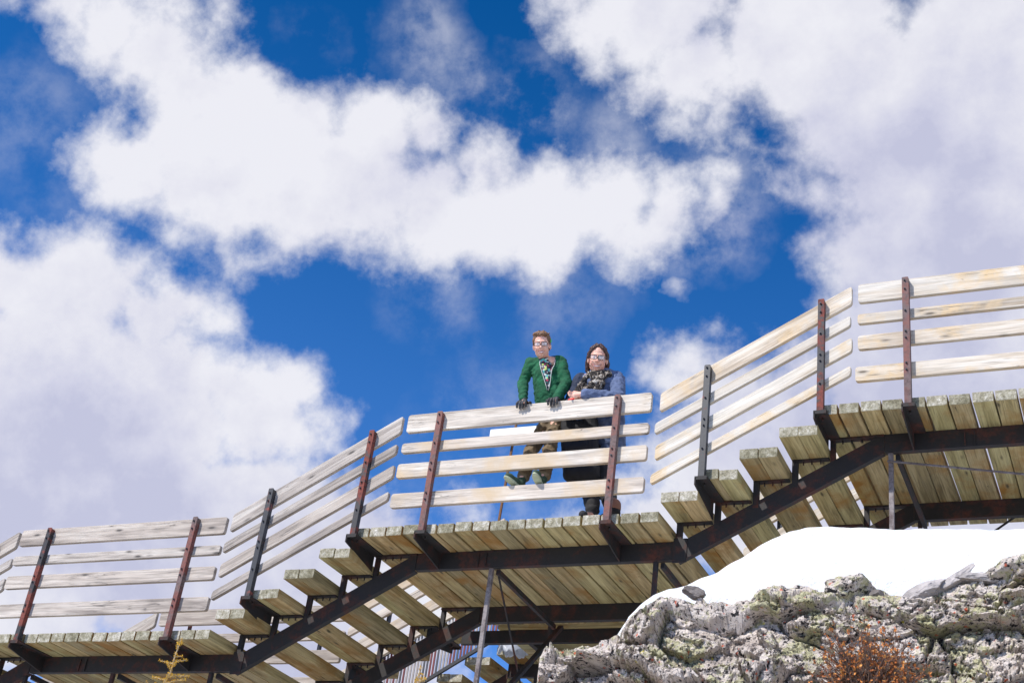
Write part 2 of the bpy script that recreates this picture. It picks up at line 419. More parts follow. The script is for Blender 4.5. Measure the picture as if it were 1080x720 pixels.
# ------------------------------------------------------------------ platform and stair behind the middle landing
def plank_x(name, x0, x1, y, z, w, parent):
    key = ('x', round(x1-x0, 2)); s = random.randrange(4); key = (key, s)
    if key not in plank_cache: plank_cache[key] = plank_mesh(w, x1-x0, s)
    o = bpy.data.objects.new(name, plank_cache[key]); COL.objects.link(o); o.location = ((x0+x1)/2, y, z); set_parent(o, parent); return o
pf = thing('rear_platform', 'dark framed platform seen from below, behind the middle landing', 'platform', (-5.3, 11.5, Z2))
for i in range(12): plank_x('deck_plank', -5.75, -2.9, 11.50+i*(TW+.012)+TW/2-.07, Z2-.02, TW, pf)
for y in (11.47, 12.75):
    bm = bmesh.new(); channel(bm, -6.15 if y < 12 else -5.5, -2.9, y, Z2-.02-.13, .125); finish('beam', bm, beam_steel, pf)
for x in (-5.45, -4.0):
    bm = bmesh.new(); box(bm, x, x+.05, 11.53, 12.74, Z2-.15, Z2-.024); finish('joist', bm, beam_steel, pf)
column(pf, -5.35, 12.76, Z2-.16, .5, beam_steel); column(pf, -3.3, 12.76, Z2-.16, .5, beam_steel)
brace(pf, (-4.9, 11.6, Z2-.2), (-4.2, 12.7, Z2-.8), .1)
brace(pf, (-5.5, 11.9, Z2-.35), (-4.2, 11.9, Z2-.30), .16)
YR = 12.6
def bar_z(x): return 4.45-.60*(-6.29-x)
rs = thing('rear_stair', 'partly hidden rear stair of grey timbers descending behind the columns', 'stairs', (-6.6, 13, 4.2))
for k in range(8):
    x = -6.60-.30*k; z = bar_z(x)-.10
    for j in (0, 1): plank('tread_plank', x+j*(TW+.006), z, TW, rs, YR, YR+1.3)
for k in range(7): plank('deck_plank', -6.24+k*(TW+.006), 4.27, TW, rs, YR, YR+1.3)
for y in (YR+.3, YR+1.15):
    bm = bmesh.new(); channel(bm, -9.0, -6.3, y, bar_z(-9.0)-.42, .15, .60*2.7); finish('stringer', bm, beam_steel, rs)
bm = bmesh.new(); channel(bm, -6.3, -5.0, YR+.3, 4.13, .139); finish('beam', bm, beam_steel, rs)
bm = bmesh.new(); channel(bm, -6.3, -5.0, YR+1.15, 4.13, .139); finish('beam', bm, beam_steel, rs)
wht = flat('flaking_white_paint', (.30, .27, .26), .6); redp = flat('red_paint', (.14, .022, .02), .5); grp = flat('grey_paint', (.06, .06, .07), .5)
bl = thing('slatted_balustrade', 'sloping balustrade of thin red and grey slats behind the left columns', 'balustrade', (-6.2, YR-.06, 4.2))
bm = bmesh.new(); bar_between(bm, (-8.9, YR-.05, bar_z(-8.9)), (-6.27, YR-.05, bar_z(-6.27)), .035, .03); finish('bottom_rail', bm, post_black, bl)
bm = bmesh.new(); bar_between(bm, (-8.9, YR-.05, bar_z(-8.9)+.62), (-6.27, YR-.05, bar_z(-6.27)+.62), .035, .03); finish('top_rail', bm, post_black, bl)
bm = bmesh.new(); box(bm, -6.27, -6.235, YR-.065, YR-.03, bar_z(-6.27)-.12, bar_z(-6.27)+.66); finish('end_post', bm, column_m, bl)
rs_ = random.Random(3)
for i in range(66):
    x = -6.30-.038*i; z = bar_z(x)+.014
    bm = bmesh.new(); box(bm, x-.010, x+.010, YR-.034, YR-.022, z, z+.59)
    finish('slat', bm, rs_.choice((redp, wht, redp, grp, redp, wht)), bl)

# ------------------------------------------------------------------ sign behind the railing
sg = thing('sign_board', 'white panel on a thin rusty post behind the boy', 'sign', (-5.1, 10, Z2+TH))
bm = bmesh.new(); a = at(527, 545, 9.9); b_ = at(550.5, 413, 9.9); a2 = a + (a-b_)*.3
a2.z = max(a2.z, Z2+TH)
bar_between(bm, a2, b_, .018, .018); finish('sign_post', bm, flat('rusty_brown_steel', (.16, .075, .035), .8, 0, 40), sg)
bm = bmesh.new(); p0 = at(515, 471, 9.86); p1 = at(571, 466, 9.86)
box(bm, p0.x, p1.x, 9.85, 9.868, p0.z, p0.z+.17); bevel(bm, .004); finish('panel', bm, flat('white_panel', (.82, .82, .8), .5, var=.03), sg)

exec_people = True
# ------------------------------------------------------------------ people helpers
def cap(bm, p0, p1, ra_, rb_, n=12):
    p0, p1 = Vector(p0), Vector(p1)
    for i in range(n+1):
        pass
    d = p1-p0; ln = d.length; z = d.normalized() if ln > 1e-6 else Vector((0, 0, 1))
    ref = Vector((0, 0, 1)) if abs(z.z) < .9 else Vector((1, 0, 0)); x = ref.cross(z).normalized(); y = z.cross(x)
    prof = []
    for k in range(5): a = math.pi/2*(1-k/4); prof.append((-ra_*math.sin(a), ra_*math.cos(a)))
    for k in range(1, 5): a = math.pi/2*k/4; prof.append((ln+rb_*math.sin(a), rb_*math.cos(a)))
    rings = []
    for (h, r) in prof:
        r = max(r, 1e-4); rings.append([bm.verts.new(p0+z*h+x*r*math.cos(2*math.pi*j/n)+y*r*math.sin(2*math.pi*j/n)) for j in range(n)])
    for A, B in zip(rings, rings[1:]):
        for j in range(n): bm.faces.new((A[j], A[(j+1) % n], B[(j+1) % n], B[j]))
    bm.faces.new(list(reversed(rings[0]))); bm.faces.new(rings[-1])
def ell(bm, M, c, r, useg=16, vseg=10):
    """ellipsoid, c and r in the local frame M"""
    S = Matrix.Diagonal((r[0], r[1], r[2], 1))
    bmesh.ops.create_uvsphere(bm, u_segments=useg, v_segments=vseg, radius=1, matrix=M @ Matrix.Translation(Vector(c)) @ S)
def remesh(name, bm, voxel, mats, parent, smooth=2, disp=0, dsc=8, stretch=(1, 1, 1), cut=None):
    bmesh.ops.recalc_face_normals(bm, faces=bm.faces)
    me = bpy.data.meshes.new('tmp'); bm.to_mesh(me); bm.free()
    o = bpy.data.objects.new('tmp', me); COL.objects.link(o)
    m = o.modifiers.new('r', 'REMESH'); m.mode = 'VOXEL'; m.voxel_size = voxel
    if smooth: s = o.modifiers.new('s', 'SMOOTH'); s.iterations = smooth; s.factor = .5
    dg = bpy.context.evaluated_depsgraph_get(); ev = o.evaluated_get(dg)
    me2 = bpy.data.meshes.new_from_object(ev); bpy.data.objects.remove(o)
    if disp:
        nn = [v.normal.copy() for v in me2.vertices]
        for v, n in zip(me2.vertices, nn):
            q = Vector((v.co.x*stretch[0], v.co.y*stretch[1], v.co.z*stretch[2]))*dsc
            k = noise.noise(q) + .5*noise.noise(q*2.3)
            v.co += n*(-abs(k)*2+.5)*disp
    for p in me2.polygons: p.use_smooth = True
    me2.name = name
    for mm in (mats if isinstance(mats, (list, tuple)) else [mats]): me2.materials.append(mm)
    ob = bpy.data.objects.new(name, me2); COL.objects.link(ob)
    if parent: set_parent(ob, parent)
    return ob
def frame(c, f, up, roll=0):
    f = Vector(f).normalized(); x = f.cross(Vector(up)).normalized(); z = x.cross(f)
    if roll: q = Matrix.Rotation(roll, 3, f); x = q @ x; z = q @ z
    M = Matrix((x, f, z)).transposed().to_4x4(); M.translation = c; return M
def skin_mat(name, col):
    m, nt, b = new_mat(name); v = coords(nt, (1, 1, 1), False)
    c = mix(nt, ramp(nt, noi(nt, v, 30, 3), [(.4, 0), (.65, .5)]), col, (col[0]*.95, col[1]*.62, col[2]*.55))
    L(nt, c, b.inputs['Base Color']); b.inputs['Roughness'].default_value = .5; b.inputs['Subsurface Weight'].default_value = .08; b.inputs['Subsurface Scale'].default_value = .01
    return m
skin = skin_mat('skin', (.74, .44, .34))
eye_w = flat('eye_white', (.7, .7, .7), .2); eye_d = flat('iris_dark', (.03, .02, .015), .2); lip = flat('lips', (.38, .08, .075), .45); teeth = flat('teeth', (.85, .82, .78), .3)
def hair_mat(name, c):
    m, nt, b = new_mat(name); v = coords(nt, (1, 1, .25), False); n = noi(nt, v, 150, 3)
    L(nt, ramp(nt, n, [(.3, tuple(x*.35 for x in c)), (.65, c)]), b.inputs['Base Color']); b.inputs['Roughness'].default_value = .5; bump(nt, b, n, .8, .004); return m
hair_b = hair_mat('brown_hair', (.25, .125, .06)); hair_w = hair_mat('dark_auburn_hair', (.075, .03, .022))
black_f = flat('black_fabric', (.018, .018, .022), .85, 0, 60)
frame_m = flat('black_glasses_frame', (.012, .012, .015), .25)
lens_m, nt, b = new_mat('spectacle_lens'); b.inputs['Base Color'].default_value = (.9, .93, .97, 1); b.inputs['Roughness'].default_value = .04; b.inputs['Alpha'].default_value = .22; b.inputs['IOR'].default_value = 1.5
def head_shapes(bm, M, s=1.0, wide=1.0, smile=True):
    e = lambda c, r: ell(bm, M, [x*s for x in c], [x*s for x in r])
    e((0, -.012, .035), (.076*wide, .095, .088)); e((0, .022, -.02), (.064*wide, .072, .085)); e((0, .04, -.088), (.036*wide, .036, .03))
    e((.03*wide, .018, -.07), (.034, .04, .04)); e((-.03*wide, .018, -.07), (.034, .04, .04))
    e((.036*wide, .062, -.035), (.024, .022, .026)); e((-.036*wide, .062, -.035), (.024, .022, .026))
    e((0, .098, -.028), (.014, .018, .014)); e((0, .088, -.006), (.009, .014, .028)); e((.011, .092, -.032), (.009, .012, .009)); e((-.011, .092, -.032), (.009, .012, .009))
    e((0, .078, .028), (.045, .014, .012))
    for sx in (-1, 1): e((sx*.077*wide, -.008, -.015), (.011, .02, .032))
    e((0, .062, -.072), (.034, .028, .022)); e((.044*wide, .045, -.05), (.022, .025, .03)); e((-.044*wide, .045, -.05), (.022, .025, .03))
def face_parts(M, par, s=1.0, wide=1.0, glass=(.026, .017), mw=1.0):
    for sx in (-1, 1):
        bm = bmesh.new(); ell(bm, M, (sx*.031*s, .079*s, .006*s), (.0125*s, .009*s, .0075*s), 12, 8); eo = finish('eye', bm, eye_w, par, True)
        bm = bmesh.new(); ell(bm, M, (sx*.031*s, .0865*s, .005*s), (.0055*s, .003*s, .0055*s), 10, 6); finish('iris', bm, eye_d, eo, True)
    bm = bmesh.new()
    up_l = [M @ Vector((t*.032*s*mw, (.0975-.016*t*t)*s, (-.068+.011*t*t)*s)) for t in (-1, -.66, -.33, 0, .33, .66, 1)]
    lo_l = [M @ Vector((t*.032*s*mw, (.0970-.016*t*t)*s, (-.0815+.0245*t*t)*s)) for t in (-1, -.66, -.33, 0, .33, .66, 1)]
    tube(bm, up_l, [.001, .002, .0022, .002, .0022, .002, .001], 6); tube(bm, lo_l, [.001, .002, .0026, .0028, .0026, .002, .001], 6)
    mo = finish('mouth', bm, lip, par, True)
    bm = bmesh.new()
    for A_, B_, C_, D_ in zip(up_l, up_l[1:], lo_l[1:], lo_l): bm.faces.new([bm.verts.new(q) for q in (A_, B_, C_, D_)])
    bmesh.ops.remove_doubles(bm, verts=bm.verts, dist=1e-5); r_ = bmesh.ops.extrude_face_region(bm, geom=bm.faces[:]); bmesh.ops.translate(bm, verts=[q for q in r_['geom'] if isinstance(q, bmesh.types.BMVert)], vec=(M.to_3x3() @ Vector((0, -.004, 0)))); bmesh.ops.recalc_face_normals(bm, faces=bm.faces)
    finish('teeth', bm, teeth, mo)
    # eyebrows
    # glasses
    bm = bmesh.new(); gw, gh = glass
    for sx in (-1, 1):
        cx = sx*.033*s; pts = []
        for k in range(16):
            a = 2*math.pi*k/16; ca, sa = math.cos(a), math.sin(a)
            pts.append(M @ Vector((cx+gw*s*math.copysign(abs(ca)**.5, ca), .103*s-abs(ca)*.003, .002*s+gh*s*math.copysign(abs(sa)**.5, sa))))
        tube(bm, pts+[pts[0], pts[1]], .0026*s, 6, cap=False)
        tube(bm, [M @ Vector((sx*(.033+gw)*s*.99, .1*s, .006*s)), M @ Vector((sx*.078*wide*s, .07*s, .006*s)), M @ Vector((sx*.083*wide*s, 0, .0))], .0024*s, 6)
    tube(bm, [M @ Vector((-.009*s, .103*s, .005*s)), M @ Vector((0, .106*s, .008*s)), M @ Vector((.009*s, .103*s, .005*s))], .0025*s, 6)
    go = finish('glasses', bm, frame_m, par, True)
    for sx in (-1, 1):
        bm = bmesh.new(); cx = sx*.033*s; vs = []; 
        for k in range(16):
            a = 2*math.pi*k/16; ca, sa = math.cos(a), math.sin(a)
            vs.append((cx+gw*.97*s*math.copysign(abs(ca)**.5, ca), .002*s+gh*.97*s*math.copysign(abs(sa)**.5, sa)))
        prism(bm, vs, .1015*s, .1025*s, M); bmesh.ops.recalc_face_normals(bm, faces=bm.faces); finish('lens', bm, lens_m, go)
def fingers(bm, base, dirs, r, lens):
    """dirs: list of joint polylines"""
    for poly in dirs:
        for a, b in zip(poly, poly[1:]): cap(bm, a, b, r, r*.93, 8)
def gripping_hand(bm, c, side, sc=1.0, r=.0092):
    """hand laid over the top edge of the rail, fingers hanging down its front; c = centre of palm on the rail top"""
    c = Vector(c); 
    ell(bm, Matrix.Translation(c), (0, .012, .012), (.043*sc, .038, .017)); ell(bm, Matrix.Translation(c), (0, -.018, .008), (.042*sc, .018, .016))
    for i, (x, l) in enumerate(((-.032, .05), (-.011, .062), (.0105, .058), (.031, .046))):
        x *= sc; sp = x*.25
        p = [c+Vector((x, -.012, .01)), c+Vector((x+sp*.4, -.044, .002)), c+Vector((x+sp, -.058, -l*.45)), c+Vector((x+sp*1.1, -.046, -l))]
        for a, b in zip(p, p[1:]): cap(bm, a, b, r, r*.95, 8)
    p = [c+Vector((side*.035*sc, .02, .004)), c+Vector((side*.058*sc, 0, .004)), c+Vector((side*.064*sc, -.03, -.004))]
    for a, b in zip(p, p[1:]): cap(bm, a, b, r*1.15, r, 8)

RY = Y0                     # plane of the rail
# ------------------------------------------------------------------ the boy
boy = thing('person', 'boy in a green zip hoodie, glasses and black gloves standing on the railing board', 'person', (-4.55, 9.35, 4.53))
hc = at(571.5, 364, 9.27); Mb = frame(hc, (.30, -.86, -.42), (-.10, 0, 1), 0.02)
neck = at(575, 381, 9.37); chest = at(576, 394, 9.385); belly = at(579, 415, 9.41); pel = at(581, 437, 9.45)
shL, shR = at(560, 383, 9.37), at(591.5, 382, 9.38); elL, elR = at(551.5, 404, 9.36), at(597.5, 404, 9.37)
wrL, wrR = at(552, 421, 9.245), at(587.5, 419.5, 9.25)
hpL, hpR = at(580.5, 440, 9.45), at(588, 440, 9.46); knL, knR = at(560.5, 475, 9.37), at(579.5, 474, 9.37); anL, anR = at(553, 498, 9.30), at(575, 497, 9.30)
top = 5.281
hL = Vector((at(553, 426, RY).x, RY-.002, top+.012)); hR = Vector((at(585.5, 425, RY).x, RY-.002, top+.012))
bm = bmesh.new(); head_shapes(bm, Mb, .93)
cap(bm, neck, Mb @ Vector((0, -.02, -.07)), .05, .046); cap(bm, chest, neck, .08, .05); cap(bm, belly, chest, .082, .088); cap(bm, pel, belly, .08, .082)
cap(bm, neck, shL, .05, .045); cap(bm, neck, shR, .05, .045)
for s_, e_, w_, h_, sd in ((shL, elL, wrL, hL, 1), (shR, elR, wrR, hR, -1)):
    cap(bm, s_, e_, .042, .034); cap(bm, e_, w_, .034, .025); cap(bm, w_, h_, .024, .018); gripping_hand(bm, h_, sd, .9, .0078)
for h_, k_, a_ in ((hpL, knL, anL), (hpR, knR, anR)):
    cap(bm, h_, k_, .06, .046); cap(bm, k_, a_, .046, .032)
    cap(bm, a_, a_+Vector((0, -.03, -.06)), .028, .025)
remesh('body', bm, .0055, skin, boy, 2)
face_parts(Mb, boy, .93)
# hair
bm = bmesh.new(); ell(bm, Mb, (0, -.022, .045), (.080, .088, .082), 24, 16)
ell(bm, Mb, (-.01, .045, .092), (.055, .032, .022)); ell(bm, Mb, (.02, .03, .1), (.045, .04, .02)); ell(bm, Mb, (.0, -.04, -.01), (.075, .06, .06))
for i in range(42):
    a = random.uniform(-2.8, 2.8); rr = random.uniform(.02, .07); p = Vector((math.sin(a)*rr, -.01+math.cos(a)*rr*.9, .09+.032*(1-rr/.07)+random.uniform(-.004, .004)))
    cap(bm, Mb @ p, Mb @ (p+Vector((random.uniform(-.02, .025), random.uniform(-.005, .025), random.uniform(.006, .02)))), .010, .004, 6)
for sx in (-1, 1): cap(bm, Mb @ Vector((sx*.069, .015, .045)), Mb @ Vector((sx*.071, .0, .0)), .012, .008, 8)
remesh('hair', bm, .0045, hair_b, boy, 1, .004, 60)
bm = bmesh.new(); ell(bm, Mb, (-.080, .005, .035), (.008, .012, .018), 10, 8); finish('ear_clip', bm, flat('bright_green_plastic', (.02, .5, .12), .4), boy, True)
# T-shirt
def tee_mat():
    m, nt, b = new_mat('patterned_tee'); v = coords(nt, (1, 1, 1), False)
    vo = N(nt, 'ShaderNodeTexVoronoi'); vo.inputs['Scale'].default_value = 52; L(nt, v, vo.inputs['Vector'])
    sp = N(nt, 'ShaderNodeSeparateColor'); L(nt, vo.outputs['Color'], sp.inputs[0])
    c = ramp(nt, sp.outputs[0], [(0, (.02, .02, .03)), (.5, (.02, .02, .03)), (.51, (.45, .05, .1)), (.68, (.6, .62, .6)), (.78, (.4, .6, .1)), (.9, (.1, .45, .42))], 'CONSTANT')
    L(nt, c, b.inputs['Base Color']); return m
bm = bmesh.new(); ch2 = chest+Vector((.035, -.058, 0))
cap(bm, chest, belly, .100, .095); cap(bm, neck+Vector((0, 0, -.015)), chest, .068, .098); remesh('tee_shirt', bm, .006, tee_mat(), boy, 2)
# hoodie
green = flat('green_fleece', (.004, .085, .034), .9, 0, 55, .3, .5, .006)
bm = bmesh.new()
cap(bm, shL+Vector((.025, 0, -.02)), shR+Vector((-.025, 0, -.02)), .064, .064)
cap(bm, chest, belly, .112, .108); cap(bm, belly, at(581, 433, 9.44), .108, .105); cap(bm, belly+Vector((-.05, 0, 0)), at(576, 434, 9.44), .088, .085); cap(bm, belly+Vector((.05, 0, 0)), at(586, 433, 9.44), .088, .085)
cap(bm, chest+Vector((-.045, .0, .01)), belly+Vector((-.05, 0, 0)), .085, .088); cap(bm, chest+Vector((.045, .0, .01)), belly+Vector((.05, 0, 0)), .085, .088)
cap(bm, neck+Vector((-.062, 0, .012)), neck+Vector((-.10, .01, -.03)), .036, .05); cap(bm, neck+Vector((.062, 0, .012)), neck+Vector((.10, .01, -.03)), .036, .05); cap(bm, neck+Vector((-.062, -.01, .012)), at(572, 392, 9.31), .034, .03); cap(bm, neck+Vector((.062, -.01, .012)), at(580, 392, 9.31), .034, .03)
cap(bm, shL, elL, .055, .050); cap(bm, elL, wrL, .050, .040); cap(bm, shR, elR, .055, .052); cap(bm, elR, wrR, .052, .041)
cap(bm, neck+Vector((-.05, .04, .012)), neck+Vector((.05, .04, .012)), .045, .045); cap(bm, neck+Vector((.07, .0, -.006)), shR+Vector((-.01, 0, .004)), .054, .062); cap(bm, neck+Vector((-.07, .0, -.006)), shL+Vector((.01, 0, .004)), .054, .062)
hood = remesh('hoodie', bm, .0075, green, boy, 3, .007, 13, (1, 1, 1.3))
# open neck: push the front of the hoodie back in a V so that the tee shows
a_, b2_ = at(577, 379, 9.3), at(577.5, 411, 9.3)
me = hood.data; off = Vector((0, 0, 0))
bmh = bmesh.new(); bmh.from_mesh(me); kill = []
for f in bmh.faces:
    c = f.calc_center_median()+off
    if c.y < 9.37 and b2_.z < c.z < a_.z+.1:
        hw = .066*min(1.0, (c.z-b2_.z)/(a_.z-b2_.z)); xm = b2_.x+(a_.x-b2_.x)*(c.z-b2_.z)/(a_.z-b2_.z)
        if abs(c.x-xm) < hw: kill.append(f)
bmesh.ops.delete(bmh, geom=kill, context='FACES'); bmh.to_mesh(me); bmh.free()
zip_m = flat('zip_tape', (.6, .6, .58), .4)
bm = bmesh.new()
def surf_y(x, z):
    best = 9.4
    for v in hood.data.vertices:
        w = v.co+off
        if abs(w.x-x) < .012 and abs(w.z-z) < .012 and w.y < best: best = w.y
    return best
for sx in (-1, 1):
    pts = []
    for k in range(7):
        t = k/6; z = b2_.z+(a_.z+.0-b2_.z)*t; x = b2_.x+(a_.x-b2_.x)*t+sx*.066*t
        pts.append(Vector((x+sx*.004, surf_y(x+sx*.010, z)-.002, z)))
    tube(bm, pts, .003, 6)
finish('zip', bm, zip_m, hood, True)
# khaki trousers
khaki = flat('khaki_cotton', (.17, .125, .075), .9, 0, 40, .25, .5, .006)
bm = bmesh.new(); cap(bm, pel+Vector((-.0, 0, .03)), pel+Vector((.045, 0, .03)), .10, .10)
for h_, k_, a_2 in ((hpL, knL, anL), (hpR, knR, anR)):
    cap(bm, h_, k_, .068, .062); cap(bm, k_, a_2+Vector((0, 0, -.035)), .062, .055)
remesh('trousers', bm, .0075, khaki, boy, 2, .010, 14)
# shoes
shoe_m = flat('dark_green_canvas', (.03, .06, .035), .8); sole_m = flat('pale_green_rubber', (.36, .40, .27), .8, 0, 70)
for (px, py, ax, an, nm) in ((543, 507, -.50, anL, 'shoe'), (571, 504.5, .0, anR, 'shoe')):
    p = at(px, py, 9.13); zs = 4.541
    d = Vector((math.sin(ax), -math.cos(ax), 0)); sd = Vector((d.y, -d.x, 0))
    heel = Vector((an.x, 9.27, 0)); pt = .30; d3 = d*math.cos(pt)+Vector((0, 0, math.sin(pt))); u3 = Vector((0, 0, 1))*math.cos(pt)-d*math.sin(pt)
    M = Matrix((sd, d3, u3)).transposed().to_4x4(); M = M @ Matrix.Scale(.80, 4); M.translation = Vector((heel.x, heel.y, zs-.004))
    bm = bmesh.new(); ell(bm, M, (0, .165, .032), (.046, .062, .034)); ell(bm, M, (0, .09, .035), (.042, .08, .04)); ell(bm, M, (0, .0, .04), (.037, .042, .05)); cap(bm, M @ Vector((0, .02, .05)), an+Vector((0, 0, -.01)), .036, .036)
    so = remesh(nm, bm, .006, shoe_m, boy, 2)
    bm = bmesh.new(); pts = []
    for k in range(28):
        a = 2*math.pi*k/28; yy = .09+.138*math.cos(a); ww = .036+.010*math.cos(a-.0)+(.004 if math.cos(a) > 0 else 0)
        pts.append(M @ Vector((ww*math.sin(a), yy, 0)))
    A = [bm.verts.new(q) for q in pts]; B = [bm.verts.new(q-u3*.016) for q in pts]
    bm.faces.new(A); bm.faces.new(list(reversed(B)))
    for k in range(28): bm.faces.new((A[k], B[k], B[(k+1) % 28], A[(k+1) % 28]))
    bmesh.ops.translate(bm, verts=bm.verts, vec=(0, 0, .006)); bmesh.ops.recalc_face_normals(bm, faces=bm.faces)
    finish('sole', bm, sole_m, so)
# gloves
glove_m = flat('black_grey_glove_knit', (.03, .03, .034), .6, 0, 50, .5)
for w_, h_, sd in ((wrL, hL, 1), (wrR, hR, -1)):
    bm = bmesh.new(); gripping_hand(bm, h_, sd, 1.0, .0112); cap(bm, h_+Vector((0, .02, .012)), w_, .026, .034)
    remesh('glove', bm, .0035, glove_m, boy, 1)

# ------------------------------------------------------------------ the woman
wom = thing('person', 'smiling woman in a blue jacket and patterned scarf leaning her forearm on the rail', 'person', (-4.05, 9.5, Z2+TH))
hc = at(630.5, 378.5, 9.33); Mw = frame(hc, (.33, -.86, -.38), (.02, 0, 1), 0.03)
neck = at(632, 396, 9.41); chest = at(634, 408, 9.46); belly = at(632, 432, 9.55); pel = at(629, 458, 9.66)
shL, shR = at(614, 402, 9.43), at(650, 400, 9.47); elR = at(651.5, 414, 9.34); haR = at(611, 416.5, 9.19)
elR.z = top+.058; haR.z = top+.045; elL = at(600, 419, 9.38); elL.z = top+.04; haL = at(606, 418, 9.24); haL.z = top+.035
hpL, hpR = at(620, 463, 9.68), at(636, 462, 9.68); knL, knR = at(619, 500, 9.62), at(634, 500, 9.60)
anL, anR = Vector((-4.03, 9.42, Z2+TH+.09)), Vector((-3.88, 9.50, Z2+TH+.09))
bm = bmesh.new(); head_shapes(bm, Mw, .98, 1.05)
cap(bm, neck, Mw @ Vector((0, -.02, -.07)), .06, .055); cap(bm, chest, neck, .12, .07); cap(bm, belly, chest, .13, .13); cap(bm, pel, belly, .14, .13)
for a, b in ((neck, shL), (neck, shR)): cap(bm, a, b, .06, .055)
cap(bm, shR, elR, .05, .042); cap(bm, elR, haR+Vector((.05, .01, 0)), .042, .028); cap(bm, shL, elL, .05, .04); cap(bm, elL, haL+Vector((-.03, .03, 0)), .038, .028)
# right-of-picture hand tucked over the other wrist
for (c0, d0) in ((haR, Vector((-1, -.15, -.05))), (haL, Vector((.9, -.35, 0)))):
    d0 = d0.normalized(); up_ = Vector((0, 0, 1)); ac = up_.cross(d0).normalized()
    cap(bm, c0+d0*-.03, c0+d0*.03, .026, .024, 10)
    for i, o_ in enumerate((-.024, -.008, .008, .024)):
        ln_ = (.05, .06, .056, .044)[i]
        q0 = c0+d0*.04+up_*(o_*.9)*(-1)+ac*0; q1 = q0+d0*ln_*.5+ac*.012; q2 = q1+d0*ln_*.3+ac*.022
        cap(bm, q0-d0*.02, q1, .0085, .008, 8); cap(bm, q1, q2, .008, .0072, 8)
    cap(bm, c0+d0*.0+up_*.02, c0+d0*.05+up_*.036, .010, .008, 8)
for h_, k_, a_2 in ((hpL, knL, anL), (hpR, knR, anR)):
    cap(bm, h_, k_, .09, .06); cap(bm, k_, a_2, .06, .04); cap(bm, a_2, a_2+Vector((0, -.13, -.05)), .035, .03)
remesh('body', bm, .0055, skin, wom, 2)
face_parts(Mw, wom, .98, 1.05, (.027, .0175), 1.22)
bm = bmesh.new(); ell(bm, Mw, (0, -.022, .043), (.083, .092, .084), 24, 16)
for sx in (-1, 1):
    for q_, w_ in (((sx*.006, .046, .112), (sx*.036, .058, .088)), ((sx*.036, .058, .088), (sx*.064, .042, .052)), ((sx*.064, .042, .052), (sx*.080, .012, .01)), ((sx*.018, .02, .122), (sx*.062, .02, .085))): cap(bm, Mw @ Vector(q_), Mw @ Vector(w_), .013, .014, 8)
if True:
    ell(bm, Mw, (0, -.045, -.03), (.086, .07, .09))
for sx in (-1, 1):
    for (q, w_, r_, r2) in (((sx*.03, .035, .102), (sx*.080, .0, .04), .019, .016), ((sx*.080, .0, .04), (sx*.090, -.018, -.03), .015, .015), ((sx*.090, -.018, -.03), (sx*.082, -.03, -.10), .016, .022)):
        cap(bm, Mw @ Vector(q), Mw @ Vector(w_), r_, r2, 8)
remesh('hair', bm, .005, hair_w, wom, 1, .004, 45, (1, 1, .3))
# jacket
blue = flat('slate_blue_fleece', (.095, .13, .235), .9, 0, 60, .22, .5, .005)
bm = bmesh.new(); cap(bm, shL+Vector((.03, .01, -.03)), shR+Vector((-.02, .01, -.03)), .08, .085)
cap(bm, chest+Vector((-.04, 0, 0)), belly+Vector((-.05, 0, 0)), .13, .13); cap(bm, chest+Vector((.06, 0, 0)), belly+Vector((.08, 0, 0)), .12, .14); cap(bm, belly+Vector((.08, 0, 0)), at(645, 474, 9.66), .14, .13)
cap(bm, belly+Vector((-.05, 0.02, 0)), at(620, 448, 9.66), .12, .11)
cap(bm, shR, elR+Vector((.012, 0, .004)), .075, .062); cap(bm, elR+Vector((.012, 0, .004)), haR+Vector((.055, 0, .0)), .064, .047)
cap(bm, neck+Vector((.06, 0, 0)), shR, .06, .075); cap(bm, neck+Vector((-.06, 0, 0)), shL, .05, .06)
remesh('jacket', bm, .0075, blue, wom, 3, .010, 12, (1, 1, 1.5))
navy = flat('navy_sleeve', (.018, .028, .06), .85, 0, 60)
bm = bmesh.new(); cap(bm, shL+Vector((-.005, -.01, 0)), elL, .07, .055); cap(bm, elL, haL+Vector((-.04, .03, 0)), .054, .042); remesh('dark_sleeve', bm, .0075, navy, wom, 2, .008, 12)
bm = bmesh.new(); cap(bm, haL+Vector((-.035, -.012, -.012)), haL+Vector((.0, -.022, -.014)), .017, .015); remesh('red_cuff', bm, .005, flat('red_knit', (.6, .02, .02), .8), wom, 1)
def scarf_mat():
    m, nt, b = new_mat('black_white_scarf'); v = coords(nt, (1, 1, 1), False)
    n = noi(nt, v, 26, 3, .6, 1.2)
    c = ramp(nt, n, [(.42, (.012, .011, .012)), (.53, (.05, .038, .03)), (.58, (.30, .25, .20)), (.68, (.50, .48, .44))])
    L(nt, c, b.inputs['Base Color']); b.inputs['Roughness'].default_value = .9; bump(nt, b, noi(nt, v, 70, 3), .6, .006); return m
bm = bmesh.new()
rp = [neck+Vector((.085*math.cos(a), .075*math.sin(a)-.01, .0-.035*(-math.sin(a) > 0)*(-math.sin(a)))) for a in [2*math.pi*k/14 for k in range(15)]]
for a, b in zip(rp, rp[1:]): cap(bm, a, b, .034, .034, 8)
f0_ = at(636, 397, 9.33); f1_ = at(622, 412, 9.34); 
for (a, b, r1, r2) in ((at(641, 395, 9.36), at(628, 404, 9.30), .036, .042), (at(628, 404, 9.30), at(617, 414, 9.30), .042, .044), (at(620, 398, 9.37), at(613, 408, 9.34), .034, .04), (at(613, 408, 9.34), at(609, 416, 9.32), .038, .036), (at(634, 402, 9.31), at(628, 414, 9.31), .035, .04), (at(624, 396, 9.34), at(634, 404, 9.32), .03, .034)): cap(bm, a, b, r1, r2, 8)
